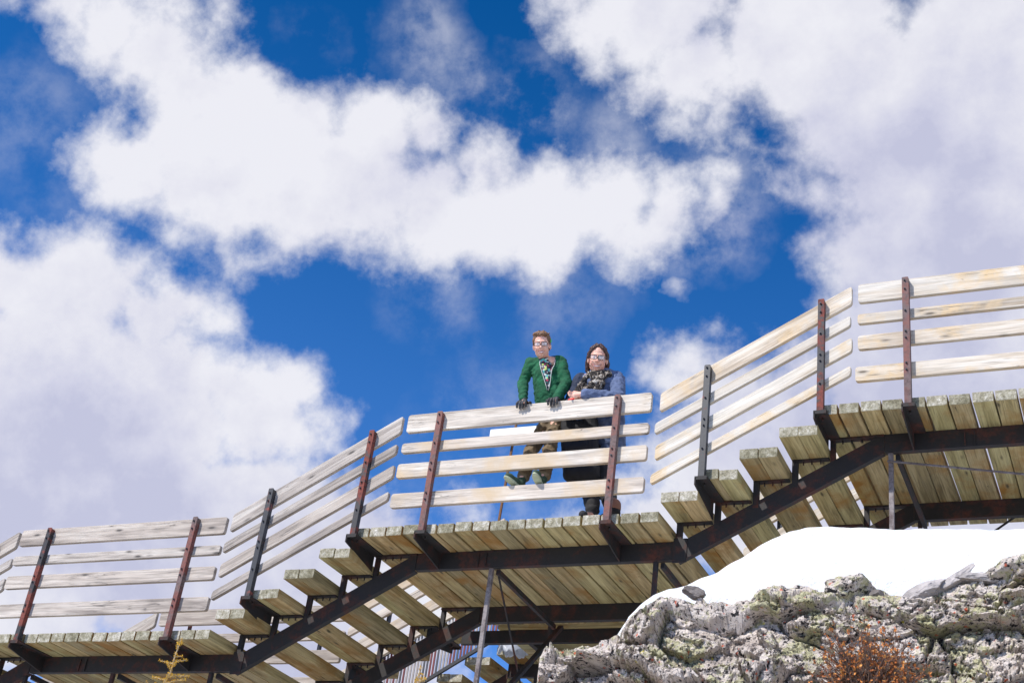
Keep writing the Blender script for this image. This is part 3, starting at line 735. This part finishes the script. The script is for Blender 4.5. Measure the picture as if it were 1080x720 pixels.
remesh('scarf', bm, .006, scarf_mat(), wom, 1, .014, 22)
bm = bmesh.new()
cap(bm, pel+Vector((-.05, 0, .02)), pel+Vector((.06, 0, .02)), .15, .15)
for h_, k_, a_2 in ((hpL, knL, anL), (hpR, knR, anR)): cap(bm, h_, k_, .12, .085); cap(bm, k_, a_2+Vector((0, 0, .06)), .085, .06)
remesh('trousers', bm, .009, black_f, wom, 2, .008, 10)
for a_2 in (anL, anR):
    bm = bmesh.new(); cap(bm, a_2+Vector((0, 0, .12)), a_2+Vector((0, .0, -.03)), .058, .05); cap(bm, a_2+Vector((0, -.01, -.045)), a_2+Vector((-.01, -.16, -.055)), .044, .036)
    remesh('boot', bm, .007, black_f, wom, 2)
bm = bmesh.new(); cap(bm, anR+Vector((0, 0, .10)), anR+Vector((0, 0, .12)), .060, .060); remesh('boot_cuff', bm, .008, flat('tan_leather', (.30, .14, .09), .7), wom, 1)
# black shoulder bag hanging at her hip behind the rail
bag = thing('shoulder_bag', 'black bag hanging at the hip of the woman behind the rail boards', 'bag', at(610, 470, 9.45))
bm = bmesh.new(); p = at(610, 484, 9.48); 
c1 = at(604, 448, 9.46); c2 = at(606, 500, 9.48)
for a, b in ((at(600, 447, 9.46), at(602, 498, 9.47)), (at(622, 447, 9.46), at(624, 500, 9.47)), (at(600, 452, 9.46), at(622, 452, 9.46)), (at(602, 474, 9.46), at(622, 474, 9.46)), (at(603, 500, 9.46), at(622, 500, 9.46))): cap(bm, a, b, .075, .075)
remesh('pouch', bm, .009, black_f, bag, 3, .006, 9)
bm = bmesh.new(); tube(bm, [at(604, 446, 9.44), at(612, 430, 9.50), at(626, 404, 9.60), at(634, 398, 9.66)], .014, 8); finish('strap', bm, black_f, bag, True)

bm = bmesh.new(); p = at(545, 682, 12.25); ell(bm, Matrix.Translation(p), (0, 0, 0), (.20, .10, .09), 40, 28)
for v_ in bm.verts: v_.co += Vector((noise.noise(v_.co*9), noise.noise(v_.co*9+Vector((5, 0, 0))), noise.noise(v_.co*11+Vector((0, 5, 0)))))*.05 + Vector((0, 0, .05*noise.noise(Vector((v_.co.x*25, 0, 0)))))
tarp = finish('tarpaulin', bm, flat('crumpled_plastic', (.38, .40, .44), .3), None, True); tag(tarp, 'crumpled grey sheet bundled on the far stair landing behind the braces', 'tarpaulin')

# ------------------------------------------------------------------ terrain
snow_m, nt, b = new_mat('snow')
v = coords(nt, (1, 1, 1), False); n1 = noi(nt, v, 3.0, 5, .6); n2 = noi(nt, v, 45, 4, .7)
L(nt, ramp(nt, n1, [(.3, (.74, .76, .79)), (.7, (.82, .83, .845))]), b.inputs['Base Color']); b.inputs['Roughness'].default_value = .65
b.inputs['Subsurface Weight'].default_value = .15; b.inputs['Subsurface Scale'].default_value = .03
bump(nt, b, mix(nt, .3, noi(nt, v, 7.0, 6, .6), n2), .8, .09)
def smooth(a, b, x):
    t = max(0, min(1, (x-a)/(b-a))); return t*t*(3-2*t)
def interp(tab, x):
    if x <= tab[0][0]: return tab[0][1]
    for (a, ya), (c, yc) in zip(tab, tab[1:]):
        if x <= c: return ya+(yc-ya)*(x-a)/(c-a)
    return tab[-1][1]
YC, YS = 6.5, 7.5
crest_px = [(567, 690), (575, 687), (590, 683), (605, 677), (617, 674), (640, 672), (655, 668), (668, 655), (682, 640), (697, 630), (710, 627), (722, 628), (742, 632), (758, 635), (770, 641), (788, 641), (800, 633), (812, 624), (826, 625), (840, 623), (856, 626), (868, 631), (880, 628), (898, 630), (925, 629), (945, 631), (962, 629), (985, 624), (1005, 617), (1030, 613), (1050, 611), (1065, 602), (1080, 595), (1110, 590)]
crest = [(at(x, y, YC).x, at(x, y, YC).z) for x, y in crest_px]; crest.sort()
top_px = [(648, 694), (655, 676), (664, 652), (676, 638), (690, 627), (705, 621), (722, 617), (740, 610), (756, 604), (770, 596), (785, 587), (800, 577), (815, 570), (832, 563), (850, 559), (880, 556), (920, 554), (960, 556), (1000, 557.5), (1040, 558), (1080, 558), (1120, 559)]
stop = [(at(x, y, YS).x, at(x, y, YS).z) for x, y in top_px]; stop.sort()
# snow bank lying on the rock
bm = bmesh.new(); nx, ny = 260, 90; g = []
xa_, xb_ = stop[0][0], 3.0
for i in range(nx+1):
    x = xa_+(xb_-xa_)*(i/nx)**1.15; row = []
    zt = interp(stop, x) + max(0, x-stop[-1][0])*.15
    for j in range(ny+1):
        y = 6.66+(11.5-6.66)*(j/ny)**1.6
        # ray-consistent column: crest lies nearer, so compare by x scaled to its depth
        xc = x*(YC/YS) if y < YS else x
        zc = interp(crest, x*(YC/YS)) - .06 + .02*smooth(-2.15, -2.45, x*(YC/YS))
        if y <= YS:
            t = max(0, (y-6.42)/(YS-6.42)); z = zc+(zt-zc)*(.85*t+.15*math.sin(t*math.pi/2))
            xx = x*(1-(1-t)*(1-YC/YS))
        else:
            xx = x; z = zt+.10*(1-math.exp(-(y-YS)*1.2))-.06*(y-YS)
        q = Vector((xx*1.3, y*1.3, 0)); z += (.03*noise.noise(q*1.6)+.012*noise.noise(q*5)+.005*noise.noise(q*14))*min(1, (y-6.3)*2)
        if j == 0: z -= .4
        if i == 0: z -= .5
        row.append(bm.verts.new((xx, y, z)))
    g.append(row)
for i in range(nx):
    for j in range(ny): bm.faces.new((g[i][j], g[i+1][j], g[i+1][j+1], g[i][j+1]))
tag(finish('snow_bank', bm, snow_m, None, True), kind='structure')
# ground
def ground_z(x, y):
    z = -1.75 + 3.0*smooth(.5, 9.5, y) + .12*max(0, min(y-9.5, 40))*0
    z += .9*smooth(-6, 0, x)*smooth(3, 8, y)
    z -= .12*max(0, min(-x-9, 60))*smooth(2, 9, y)
    z += .25*noise.noise(Vector((x*.25, y*.25, 0)))+.06*noise.noise(Vector((x, y, 3)))*(1 if abs(x) < 30 else 0)
    if y > 16: z -= (min(y, 600)-16)*.06
    return z
def spaced(a, n):
    out = []
    for i in range(n+1):
        t = (i/n*2-1); out.append(math.copysign(abs(t)**5*a+abs(t)*25, t))
    return out
xs = spaced(6000, 120); ys = spaced(6000, 120); bm = bmesh.new(); g = [[bm.verts.new((x-3, y+5, ground_z(x-3, y+5))) for y in ys] for x in xs]
for i in range(120):
    for j in range(120): bm.faces.new((g[i][j], g[i+1][j], g[i+1][j+1], g[i][j+1]))
gm, nt, b = new_mat('patchy_alpine_ground')
v = coords(nt, (1, 1, 1), False); n1 = noi(nt, v, .35, 7, .6); n2 = noi(nt, v, 6, 6, .7)
c = ramp(nt, n2, [(.35, (.05, .04, .03)), (.5, (.14, .12, .09)), (.65, (.26, .24, .22))])
L(nt, mix(nt, ramp(nt, n1, [(.49, 0.0), (.52, 1.0)]), c, (.84, .86, .89)), b.inputs['Base Color']); b.inputs['Roughness'].default_value = .85; bump(nt, b, n2, .6, .08)
tag(finish('alpine_ground', bm, gm, None, True), kind='structure')

# ------------------------------------------------------------------ rock
def rock_mat():
    m, nt, b = new_mat('lichened_rock')
    v = coords(nt, (1, 1, 1), False, 'Object')
    n1 = noi(nt, v, 7, 8, .7, .4); n2 = noi(nt, v, 45, 6, .75); n3 = noi(nt, v, 3.2, 6, .7, .5); n4 = noi(nt, v, 18, 5, .7)
    c = ramp(nt, n1, [(.3, (.30, .26, .235)), (.40, (.50, .425, .37)), (.52, (.68, .60, .54)), (.62, (.78, .70, .64)), (.72, (.72, .55, .42))])
    # green-yellow lichen
    k = ramp(nt, mix(nt, .45, n3, n4), [(.505, 0.0), (.55, .8)])
    c = mix(nt, k, c, ramp(nt, n2, [(.4, (.29, .28, .12)), (.6, (.60, .58, .32))]))
    # dark crust
    vo = N(nt, 'ShaderNodeTexVoronoi'); vo.inputs['Scale'].default_value = 30; L(nt, v, vo.inputs['Vector'])
    kd = ramp(nt, mix(nt, .62, n2, n4), [(.425, 1.0), (.455, 0.0)]); c = mix(nt, kd, c, (.03, .027, .03))
    # dark joint lines: crevice shade put into the colour, with some dark crust
    wv = N(nt, 'ShaderNodeTexNoise'); wv.inputs['Scale'].default_value = 9; wv.inputs['Detail'].default_value = 5; L(nt, v, wv.inputs['Vector'])
    vm_ = N(nt, 'ShaderNodeVectorMath', operation='MULTIPLY_ADD'); L(nt, wv.outputs['Color'], vm_.inputs[0]); vm_.inputs[1].default_value = (.22, .22, .22); L(nt, v, vm_.inputs[2])
    for sc_, w_ in ((5.0, .016), (13.0, .022)):
        ve = N(nt, 'ShaderNodeTexVoronoi', feature='DISTANCE_TO_EDGE'); ve.inputs['Scale'].default_value = sc_; L(nt, vm_.outputs[0], ve.inputs['Vector'])
        ln_ = ramp(nt, ve.outputs['Distance'], [(w_*.5, 1.0), (w_*1.6, 0.0)])
        c = mix(nt, mix(nt, 1.0, ln_, ramp(nt, n4, [(.46, 0.0), (.54, .9)]), 'MULTIPLY'), c, (.035, .03, .032))
    # orange-red lichen specks
    v5 = N(nt, 'ShaderNodeTexVoronoi'); v5.inputs['Scale'].default_value = 23; L(nt, v, v5.inputs['Vector'])
    sp = N(nt, 'ShaderNodeSeparateColor'); L(nt, v5.outputs['Color'], sp.inputs[0])
    s1 = ramp(nt, mix(nt, .5, v5.outputs['Distance'], n2), [(.30, 1.0), (.36, 0.0)]); s2 = ramp(nt, sp.outputs[0], [(.60, 0.0), (.63, 1.0)])
    c = mix(nt, mix(nt, 1.0, s1, s2, 'MULTIPLY'), c, (.62, .13, .06))
    s3 = ramp(nt, sp.outputs[1], [(.95, 0.0), (.96, 1.0)]); c = mix(nt, mix(nt, 1.0, s1, s3, 'MULTIPLY'), c, (.7, .6, .08))
    L(nt, c, b.inputs['Base Color']); b.inputs['Roughness'].default_value = .92
    bump(nt, b, mix(nt, .5, n2, n4), 1.0, .035); return m
rock_m = rock_mat()
def rock_disp(p):
    w = p + Vector((noise.noise(p*3), noise.noise(p*3+Vector((9, 0, 0))), noise.noise(p*3+Vector((0, 9, 0)))))*.08
    d = .05*noise.noise(p*2.2)
    for sc, dep, wd in ((2.6, .14, .045), (6.0, .065, .05), (14.0, .024, .08), (34., .008, .14)):
        q = Vector((w.x*sc*.75, w.y*sc*.8, w.z*sc*1.45+w.x*sc*.35)); ds, pts = noise.voronoi(q)
        e = ds[1]-ds[0]; cell = noise.cell(pts[0]*3.7)
        d += dep*(min(1, e/wd)-1)*(.25+.75*(noise.noise(p*2.7+Vector((sc, 0, 0)))>-.12)) + dep*.7*(cell-.5)
    d += .012*noise.fractal(p*22, .8, 2.1, 4)
    return d
bm = bmesh.new(); nx = 620; prof = []
# cross-section (dy, dz) from behind the crest over to the front foot
base_prof = [(.75, -.45), (.40, -.12), (.18, -.02), (0, 0), (-.10, -.04), (-.20, -.13), (-.30, -.30), (-.42, -.55), (-.6, -.95), (-.9, -1.6), (-1.3, -2.5)]
cnt = [6, 8, 10, 10, 14, 22, 28, 26, 12, 8]
for (a, c, n) in zip(base_prof, base_prof[1:], cnt):
    for k in range(n): prof.append((a[0]+(c[0]-a[0])*k/n, a[1]+(c[1]-a[1])*k/n))
prof.append(base_prof[-1])
g = []
x0r, x1r = crest[0][0], 3.2
for i in range(nx+1):
    x = x0r+(1.0-x0r)*i/(nx-60) if i <= nx-60 else 1.0+(x1r-1.0)*(i-nx+60)/60
    zc = interp(crest, x) + max(0, x-crest[-1][0])*.1; row = []
    edge = smooth(0, .03, x-x0r)
    for (dy, dz) in prof:
        p = Vector((x-min(dy, 0)*.46*math.exp(-(x-x0r)/.6), YC+dy+.12*noise.noise(Vector((x*.9, 0, 4))), zc+dz))
        kk = smooth(-.015, -.14, dz) if dy <= 0 else 0; nrm = Vector((0, -.3, .95)).lerp(Vector((.12, -.98, .06)), kk)
        d = rock_disp(p)
        d = d*(.4+.8*kk)+.028*(1-kk)
        d += .055*kk; d = d if d > -.17 else -.17+(d+.17)*.35
        p += nrm.normalized()*(d*edge)
        row.append(bm.verts.new(p))
    g.append(row)
M_ = len(prof)
for i in range(nx):
    for j in range(M_-1): bm.faces.new((g[i][j], g[i][j+1], g[i+1][j+1], g[i+1][j]))
# left end wall
lft = [bm.verts.new(Vector((v_.co.x+.10, v_.co.y+.25, v_.co.z))) for v_ in g[0]]
for j in range(M_-1): bm.faces.new((g[0][j+1], g[0][j], lft[j], lft[j+1]))
lf2 = [bm.verts.new(Vector((v_.co.x+.3, v_.co.y+1.2, v_.co.z-.4))) for v_ in g[0]]
for j in range(M_-1): bm.faces.new((lft[j+1], lft[j], lf2[j], lf2[j+1]))
bmesh.ops.recalc_face_normals(bm, faces=bm.faces)
ro = finish('rock_outcrop', bm, rock_m, None, False)
tag(ro, 'big craggy grey rock outcrop with green and orange lichen below the snow', 'rock')
def stone(px, py, Y, size, sq, rot, label, mat, seed, name='stone'):
    bm = bmesh.new(); bmesh.ops.create_icosphere(bm, subdivisions=5, radius=1)
    rnd = random.Random(seed); planes = []
    for _ in range(11):
        n = Vector((rnd.gauss(0, 1), rnd.gauss(0, 1), rnd.gauss(0, 1))).normalized(); planes.append((n, rnd.uniform(.55, .85)))
    for v_ in bm.verts:
        for n, d in planes:
            k = v_.co.dot(n)
            if k > d: v_.co -= n*(k-d)
        v_.co *= 1+.10*noise.fractal(v_.co*3+Vector((seed, 0, 0)), .8, 2.1, 4)
        v_.co = Vector((v_.co.x*sq[0], v_.co.y*sq[1], v_.co.z*sq[2]))*size
    o = finish(name, bm, mat, None, False, at(px, py, Y), rot); tag(o, label, 'stone', 'loose stones along the snow edge'); return o
dark_rock = flat('dark_slate', (.16, .14, .13), .9, 0, 40, .4, .8, .01)
slab_rock = flat('grey_slab_stone', (.36, .33, .32), .9, 0, 40, .3, .8, .01)
stone(733, 625.5, 6.50, .062, (1.1, .9, .55), (.1, .25, .3), 'small dark square stone on the snow edge nearest the middle landing', dark_rock, 3)
stone(897, 621, 6.47, .155, (1.05, .7, .55), (0, -.05, .2), 'chunky lichen-covered stone sitting on the snow left of the shrub top', rock_m, 5)
stone(925, 627, 6.45, .04, (1, .8, .8), (0, 0, .6), 'small dark round stone just right of the chunky lichen stone', dark_rock, 8)
stone(972, 628, 6.42, .125, (1.35, .8, .42), (.1, -.35, .1), 'flat grey slab lying over the snow edge right of the lichen stone', slab_rock, 11)
stone(1003, 614, 6.42, .10, (1.5, .6, .35), (.3, -.75, .2), 'grey slab tilted up on its edge beside the snow', slab_rock, 14)
stone(1032, 611, 6.42, .085, (1.4, .7, .42), (.1, .1, .1), 'flat grey stone between the tilted slab and the right edge', slab_rock, 17)
stone(1071, 603, 6.45, .15, (1.1, .8, .6), (.1, -.3, .1), 'large pinkish stone at the right edge of the snow line', rock_m, 21)
stone(790, 641, 6.46, .07, (1.0, .8, .7), (0, .3, .4), 'rounded lichen stone half sunk in the snow dip left of centre', rock_m, 27)

# ------------------------------------------------------------------ shrubs
def shrub():
    t = thing('shrub', 'bushy dwarf shrub with orange autumn leaves growing from the rock', 'shrub', at(915, 760, 5.9))
    base = at(917, 745, 6.02); rnd = random.Random(5); bt = bmesh.new(); blv = bmesh.new()
    R_ = at(960, 690, 6.0)-at(916, 690, 6.0); rad = R_.length
    for i in range(230):
        a = rnd.uniform(-1.25, 1.25); ln = rad*rnd.uniform(.9, 2.05)*(1-.32*abs(a)/1.25); dy = rnd.uniform(-.55, .2)
        d = Vector((math.sin(a), dy, math.cos(a)*1.0)).normalized()
        p0 = base+Vector((rnd.uniform(-.05, .05), rnd.uniform(-.03, .05), rnd.uniform(-.03, .02)))
        pts = [p0]; cur = p0.copy(); dd = d.copy(); n = 6
        for k in range(n):
            dd = (dd+Vector((rnd.gauss(0, .13), rnd.gauss(0, .13), .06+rnd.gauss(0, .09)))).normalized(); cur = cur+dd*ln/n; pts.append(cur.copy())
            if k > 1:
                for _ in range(2):
                    tw = (dd+Vector((rnd.gauss(0, .6), rnd.gauss(0, .5), rnd.gauss(0, .4)))).normalized(); e = cur+tw*rnd.uniform(.02, .05)
                    tube(bt, [cur, e], [.0016, .0009], 3, cap=False)
                    if rnd.random() < .62:
                        for _q in range(rnd.choice((2, 3, 4))): leaf(blv, e, rnd, rnd.uniform(.0045, .0095))
        tube(bt, pts, [.003-.0003*q for q in range(n+1)], 4, cap=False)
    lm, nt, b = new_mat('orange_leaf'); oi = N(nt, 'ShaderNodeNewGeometry')
    L(nt, ramp(nt, oi.outputs['Random Per Island'], [(0, (.20, .06, .02)), (.4, (.42, .13, .03)), (.75, (.58, .21, .04)), (1, (.66, .32, .08))]), b.inputs['Base Color']); b.inputs['Roughness'].default_value = .7
    finish('twigs', bt, flat('dark_twig_bark', (.16, .10, .075), .9), t); finish('leaves', blv, lm, t)
def leaf(bm, p, rnd, s):
    n = Vector((rnd.gauss(0, 1), rnd.gauss(-.6, 1), rnd.gauss(.3, 1))).normalized(); x = n.orthogonal().normalized(); x.rotate(Matrix.Rotation(rnd.uniform(0, 6.28), 3, n)); y = n.cross(x)
    q = [p, p+x*s*.7+y*s*.8+n*s*.15, p+y*s*1.9, p-x*s*.7+y*s*.8+n*s*.15]
    bm.faces.new([bm.verts.new(v_) for v_ in q])
shrub()
larch_n = None
def larch(px, py, Y, h, label, seed):
    tip = at(px, py, Y); rnd = random.Random(seed)
    gz = ground_z(tip.x, Y); t = thing('larch_sapling', label, 'sapling', (tip.x, Y, gz), 'golden larch saplings in front of the boardwalk')
    bt = bmesh.new(); bn = bmesh.new(); H = tip.z-gz; pts = []
    for k in range(15):
        f = k/14; pts.append(Vector((tip.x-.42*(1-f)+.012*math.sin(k*1.7), Y+.01*math.cos(k*2.1), gz+H*f)))
    tube(bt, pts, [.018*(1-k/14)+.0035 for k in range(15)], 6)
    z = tip.z; 
    def tuft(p, s):
        for _ in range(11):
            d = Vector((rnd.gauss(0, 1), rnd.gauss(0, 1), rnd.gauss(.4, 1))).normalized(); e = p+d*s
            w = d.orthogonal().normalized()*s*.13
            bn.faces.new([bn.verts.new(v_) for v_ in (p-w*.5, p+w*.5, e+w, e-w)])
    dz = .0
    while dz < H*.85:
        f = 1-dz/H; p = pts[0].lerp(pts[-1], 1); i = min(13, int(f*14)); fr = f*14-i; p = pts[i].lerp(pts[i+1], fr)
        tuft(p, .014)
        a = rnd.uniform(0, 6.28); ln = min(.17, .018+dz*.5)*rnd.uniform(.7, 1.1)
        d = Vector((math.cos(a), math.sin(a)*.7, rnd.uniform(.05, .4)))
        if dz > .02:
            cur = p.copy(); q = [cur.copy()]
            n = max(2, int(ln/.018))
            for k in range(n):
                cur = cur+d.normalized()*ln/n; d.z += rnd.gauss(0, .05); d.x += rnd.gauss(0, .08); q.append(cur.copy()); tuft(cur, rnd.uniform(.011, .018))
            tube(bt, q, [.0032]*(len(q)-1)+[.0015], 4, cap=False)
        dz += rnd.uniform(.016, .034) if dz < .5 else .07
    finish('trunk', bt, flat('pale_larch_bark', (.42, .33, .2), .85), t)
    finish('needles', bn, flat('golden_needles', (.62, .36, .03), .8, var=.3, vs=60), t)
larch(193, 674, 8.0, 0, 'golden larch sapling tip in front of the lower landing, at lower left', 4)
larch(446, 703, 8.0, 0, 'golden larch tip peeping up at the bottom edge before the slatted balustrade', 9)

# ------------------------------------------------------------------ sun and sky
SUN = Vector((-.62, -1.0, 1.2)).normalized()
sd = bpy.data.lights.new('sun', 'SUN'); sd.energy = 4.9; sd.angle = R(.53); sd.color = (1, .955, .89)
so = bpy.data.objects.new('sun', sd); COL.objects.link(so); so.rotation_euler = SUN.to_track_quat('Z', 'Y').to_euler(); so.location = (-20, -20, 30)
w = bpy.data.worlds.new('World'); scene.world = w; w.use_nodes = True; nt = w.node_tree; nt.nodes.clear()
out = N(nt, 'ShaderNodeOutputWorld'); bg = N(nt, 'ShaderNodeBackground'); bg.inputs[1].default_value = .11; L(nt, bg.outputs[0], out.inputs[0])
sky = N(nt, 'ShaderNodeTexSky', sky_type='NISHITA'); sky.sun_disc = False; sky.sun_elevation = math.asin(SUN.z); sky.sun_rotation = math.atan2(SUN.x, SUN.y); sky.altitude = 2500; sky.air_density = 1.0; sky.dust_density = .1; sky.ozone_density = 2.5
tc = N(nt, 'ShaderNodeTexCoord'); D = tc.outputs['Generated']
# clouds: soft lumps scattered over the celestial sphere, edges broken by noise
def vnoise(scale, detail, rough):
    n = N(nt, 'ShaderNodeTexNoise'); n.inputs['Scale'].default_value = scale; n.inputs['Detail'].default_value = detail; n.inputs['Roughness'].default_value = rough
    L(nt, D, n.inputs['Vector']); return n
w1 = vnoise(9, 5, .6)
sub = N(nt, 'ShaderNodeVectorMath', operation='SUBTRACT'); L(nt, w1.outputs['Color'], sub.inputs[0]); sub.inputs[1].default_value = (.5, .5, .5)
scl = N(nt, 'ShaderNodeVectorMath', operation='SCALE'); L(nt, sub.outputs[0], scl.inputs[0]); scl.inputs['Scale'].default_value = .075
add = N(nt, 'ShaderNodeVectorMath', operation='ADD'); L(nt, D, add.inputs[0]); L(nt, scl.outputs[0], add.inputs[1]); 
w2 = vnoise(34, 6, .65); sub2 = N(nt, 'ShaderNodeVectorMath', operation='SUBTRACT'); L(nt, w2.outputs['Color'], sub2.inputs[0]); sub2.inputs[1].default_value = (.5, .5, .5)
scl2 = N(nt, 'ShaderNodeVectorMath', operation='SCALE'); L(nt, sub2.outputs[0], scl2.inputs[0]); scl2.inputs['Scale'].default_value = .018
add2 = N(nt, 'ShaderNodeVectorMath', operation='ADD'); L(nt, add.outputs[0], add2.inputs[0]); L(nt, scl2.outputs[0], add2.inputs[1]); DW = add2.outputs[0]
CL = [(10, 0, 45), (60, 8, 58), (120, 35, 62), (180, 65, 72), (130, 165, 50), (100, 168, 28), (150, 180, 58), (200, 125, 80), (210, 195, 68), (265, 125, 72), (260, 195, 88), (330, 140, 66), (330, 200, 90),
 (390, 150, 62), (390, 215, 78), (445, 145, 58), (450, 220, 82), (510, 178, 58), (520, 228, 72), (570, 200, 55), (585, 250, 52), (630, 212, 58), (660, 240, 48), (700, 225, 46), (745, 212, 34), (240, 268, 24), (225, 285, 12), (230, 20, 30),
 (20, 300, 72), (90, 310, 76), (150, 335, 66), (195, 330, 52), (60, 420, 130), (160, 430, 110), (225, 400, 55), (312, 408, 48), (270, 430, 66), (318, 440, 38), (0, 550, 170), (150, 560, 130), (260, 560, 110), (340, 590, 100), (430, 600, 65), (480, 550, 45), (300, 720, 200),
 (625, 20, 48), (700, 8, 92), (690, 88, 44), (740, 75, 80), (760, 130, 44), (850, 60, 130), (870, 140, 58), (855, 200, 42), (862, 250, 42), (950, 150, 130), (1050, 100, 160), (930, 260, 82), (1040, 300, 160), (905, 335, 45), (960, 400, 120), (1100, 500, 200), (860, 410, 52),
 (738, 386, 20), (724, 416, 24), (772, 440, 42), (850, 450, 75), (712, 482, 36), (700, 540, 50), (800, 540, 110), (950, 600, 150), (745, 500, 60), (600, 590, 60)]
NEG = [(140, 122, 15), (262, 352, 20), (275, 22, 18), (262, 262, 13), (800, 160, 14), (803, 185, 12)]
WISP = [(445, 45, 45, .35), (490, 75, 30, .35), (560, 105, 42, .42), (640, 150, 45, .35), (460, 310, 50, .25), (600, 300, 60, .2), (740, 230, 60, .55), (712, 310, 13, .5), (30, 130, 60, .18), (190, 435, 40, .1), (520, 480, 90, .25), (170, 30, 60, .4), (330, 40, 30, .2), (790, 215, 25, .3), (100, 210, 60, .15)]
def mth(op, a, b=None, c=None, clamp=False):
    n = N(nt, 'ShaderNodeMath', operation=op); n.use_clamp = clamp
    for i, v_ in enumerate((a, b, c)):
        if v_ is None: continue
        if isinstance(v_, (int, float)): n.inputs[i].default_value = v_
        else: L(nt, v_, n.inputs[i])
    return n.outputs[0]
def lump(d, rad, DV):
    n = N(nt, 'ShaderNodeVectorMath', operation='DISTANCE'); L(nt, DV, n.inputs[0]); n.inputs[1].default_value = d.normalized()
    return mth('SUBTRACT', rad, n.outputs['Value'])      # signed distance inside the lump, in radians
def arad(x, y, r): 
    d = ray(x, y).normalized(); return ((ray(x+r, y).normalized()-d).length+(ray(x, y+r).normalized()-d).length)/2
PX = 1/1500.0
acc = None
for (x, y, r) in CL:
    v_ = lump(ray(x, y), arad(x, y, r), DW)
    acc = v_ if acc is None else mth('SMOOTH_MAX', acc, v_, 10*PX)
rw = random.Random(12)
for i in range(34):
    a = rw.uniform(0, 6.283); e = rw.uniform(.0, 1.2); d = Vector((math.cos(a)*math.cos(e), math.sin(a)*math.cos(e), math.sin(e)))
    rr = rw.uniform(.10, .28)
    if d.angle(fwd) < .42+rr: continue
    acc = mth('SMOOTH_MAX', acc, lump(d, rr, DW), 10*PX)
for (x, y, r) in NEG: acc = mth('MINIMUM', acc, mth('MULTIPLY', lump(ray(x, y), arad(x, y, r), DW), -1.0))
n1 = vnoise(20, 14, .63); n2 = vnoise(4, 6, .55); n3 = vnoise(7.5, 12, .6)
nn = mth('MULTIPLY_ADD', n1.outputs['Fac'], 92*PX, -46*PX)
nn3 = mth('MULTIPLY_ADD', n3.outputs['Fac'], 130*PX, -65*PX)
sm = mth('ADD', mth('ADD', mth('ADD', acc, nn), nn3), -3*PX)
mr = N(nt, 'ShaderNodeMapRange', interpolation_type='SMOOTHSTEP'); L(nt, sm, mr.inputs[0]); mr.inputs[1].default_value = -17*PX; mr.inputs[2].default_value = 38*PX
mask = mth('MULTIPLY', mr.outputs[0], .97)
wac = None
for (x, y, r, o_) in WISP:
    fr = mth('DIVIDE', lump(ray(x, y), arad(x, y, r*1.5), DW), arad(x, y, r), clamp=True)
    l_ = mth('MULTIPLY', fr, o_*1.15)
    wac = l_ if wac is None else mth('MAXIMUM', wac, l_)
wn = N(nt, 'ShaderNodeMapRange', interpolation_type='SMOOTHSTEP'); L(nt, mth('MULTIPLY_ADD', n1.outputs['Fac'], .6, mth('MULTIPLY', n3.outputs['Fac'], .4)), wn.inputs[0]); wn.inputs[1].default_value = .40; wn.inputs[2].default_value = .64
mask = mth('MAXIMUM', mask, mth('MULTIPLY', wac, wn.outputs[0]))
# bases of the clouds are greyer where they are deep and in some banks
SH = [(1000, 260, 330), (1000, 480, 300), (60, 480, 260), (160, 620, 260), (320, 620, 240), (840, 420, 200)]
sh = None
for (x, y, r) in SH:
    v_ = mth('DIVIDE', lump(ray(x, y), arad(x, y, r), D), arad(x, y, r), clamp=True); sh = v_ if sh is None else mth('MAXIMUM', sh, v_)
deep = mth('MULTIPLY', sm, 1/(150*PX), clamp=True)
# light side of the cloud puffs: the noise a little way towards the sun against the noise here
so_ = N(nt, 'ShaderNodeVectorMath', operation='ADD'); L(nt, D, so_.inputs[0]); so_.inputs[1].default_value = SUN*.02+Vector((0, 0, .02))
ns = N(nt, 'ShaderNodeTexNoise'); ns.inputs['Scale'].default_value = 7.5; ns.inputs['Detail'].default_value = 12; ns.inputs['Roughness'].default_value = .6; L(nt, so_.outputs[0], ns.inputs['Vector'])
rel = mth('MULTIPLY', mth('SUBTRACT', ns.outputs['Fac'], n3.outputs['Fac']), 2.2)
shade = mth('ADD', mth('ADD', rel, mth('MULTIPLY_ADD', n3.outputs['Fac'], -.9, mth('MULTIPLY_ADD', deep, .30, .45))), mth('MULTIPLY', sh, mth('MULTIPLY_ADD', n2.outputs['Fac'], 1.7, -.05)))
ccol = ramp(nt, shade, [(0, (7.4, 7.4, 7.9)), (.3, (6.8, 6.8, 7.5)), (.7, (5.7, 5.75, 6.9)), (1, (4.8, 4.9, 6.3))])
sx = N(nt, 'ShaderNodeSeparateXYZ'); L(nt, D, sx.inputs[0])
tint = mix(nt, 1.0, sky.outputs[0], ramp(nt, sx.outputs[2], [(.30, (.65, 1.15, 1.75)), (.45, (.38, 1.03, 1.68)), (.58, (.14, .85, 1.5)), (.72, (.02, .68, 1.25))]), 'MULTIPLY')
L(nt, mix(nt, mask, tint, ccol), bg.inputs[0])

scene.view_settings.view_transform = 'Standard'; scene.view_settings.look = 'None'; scene.view_settings.exposure = .1; scene.view_settings.gamma = 1
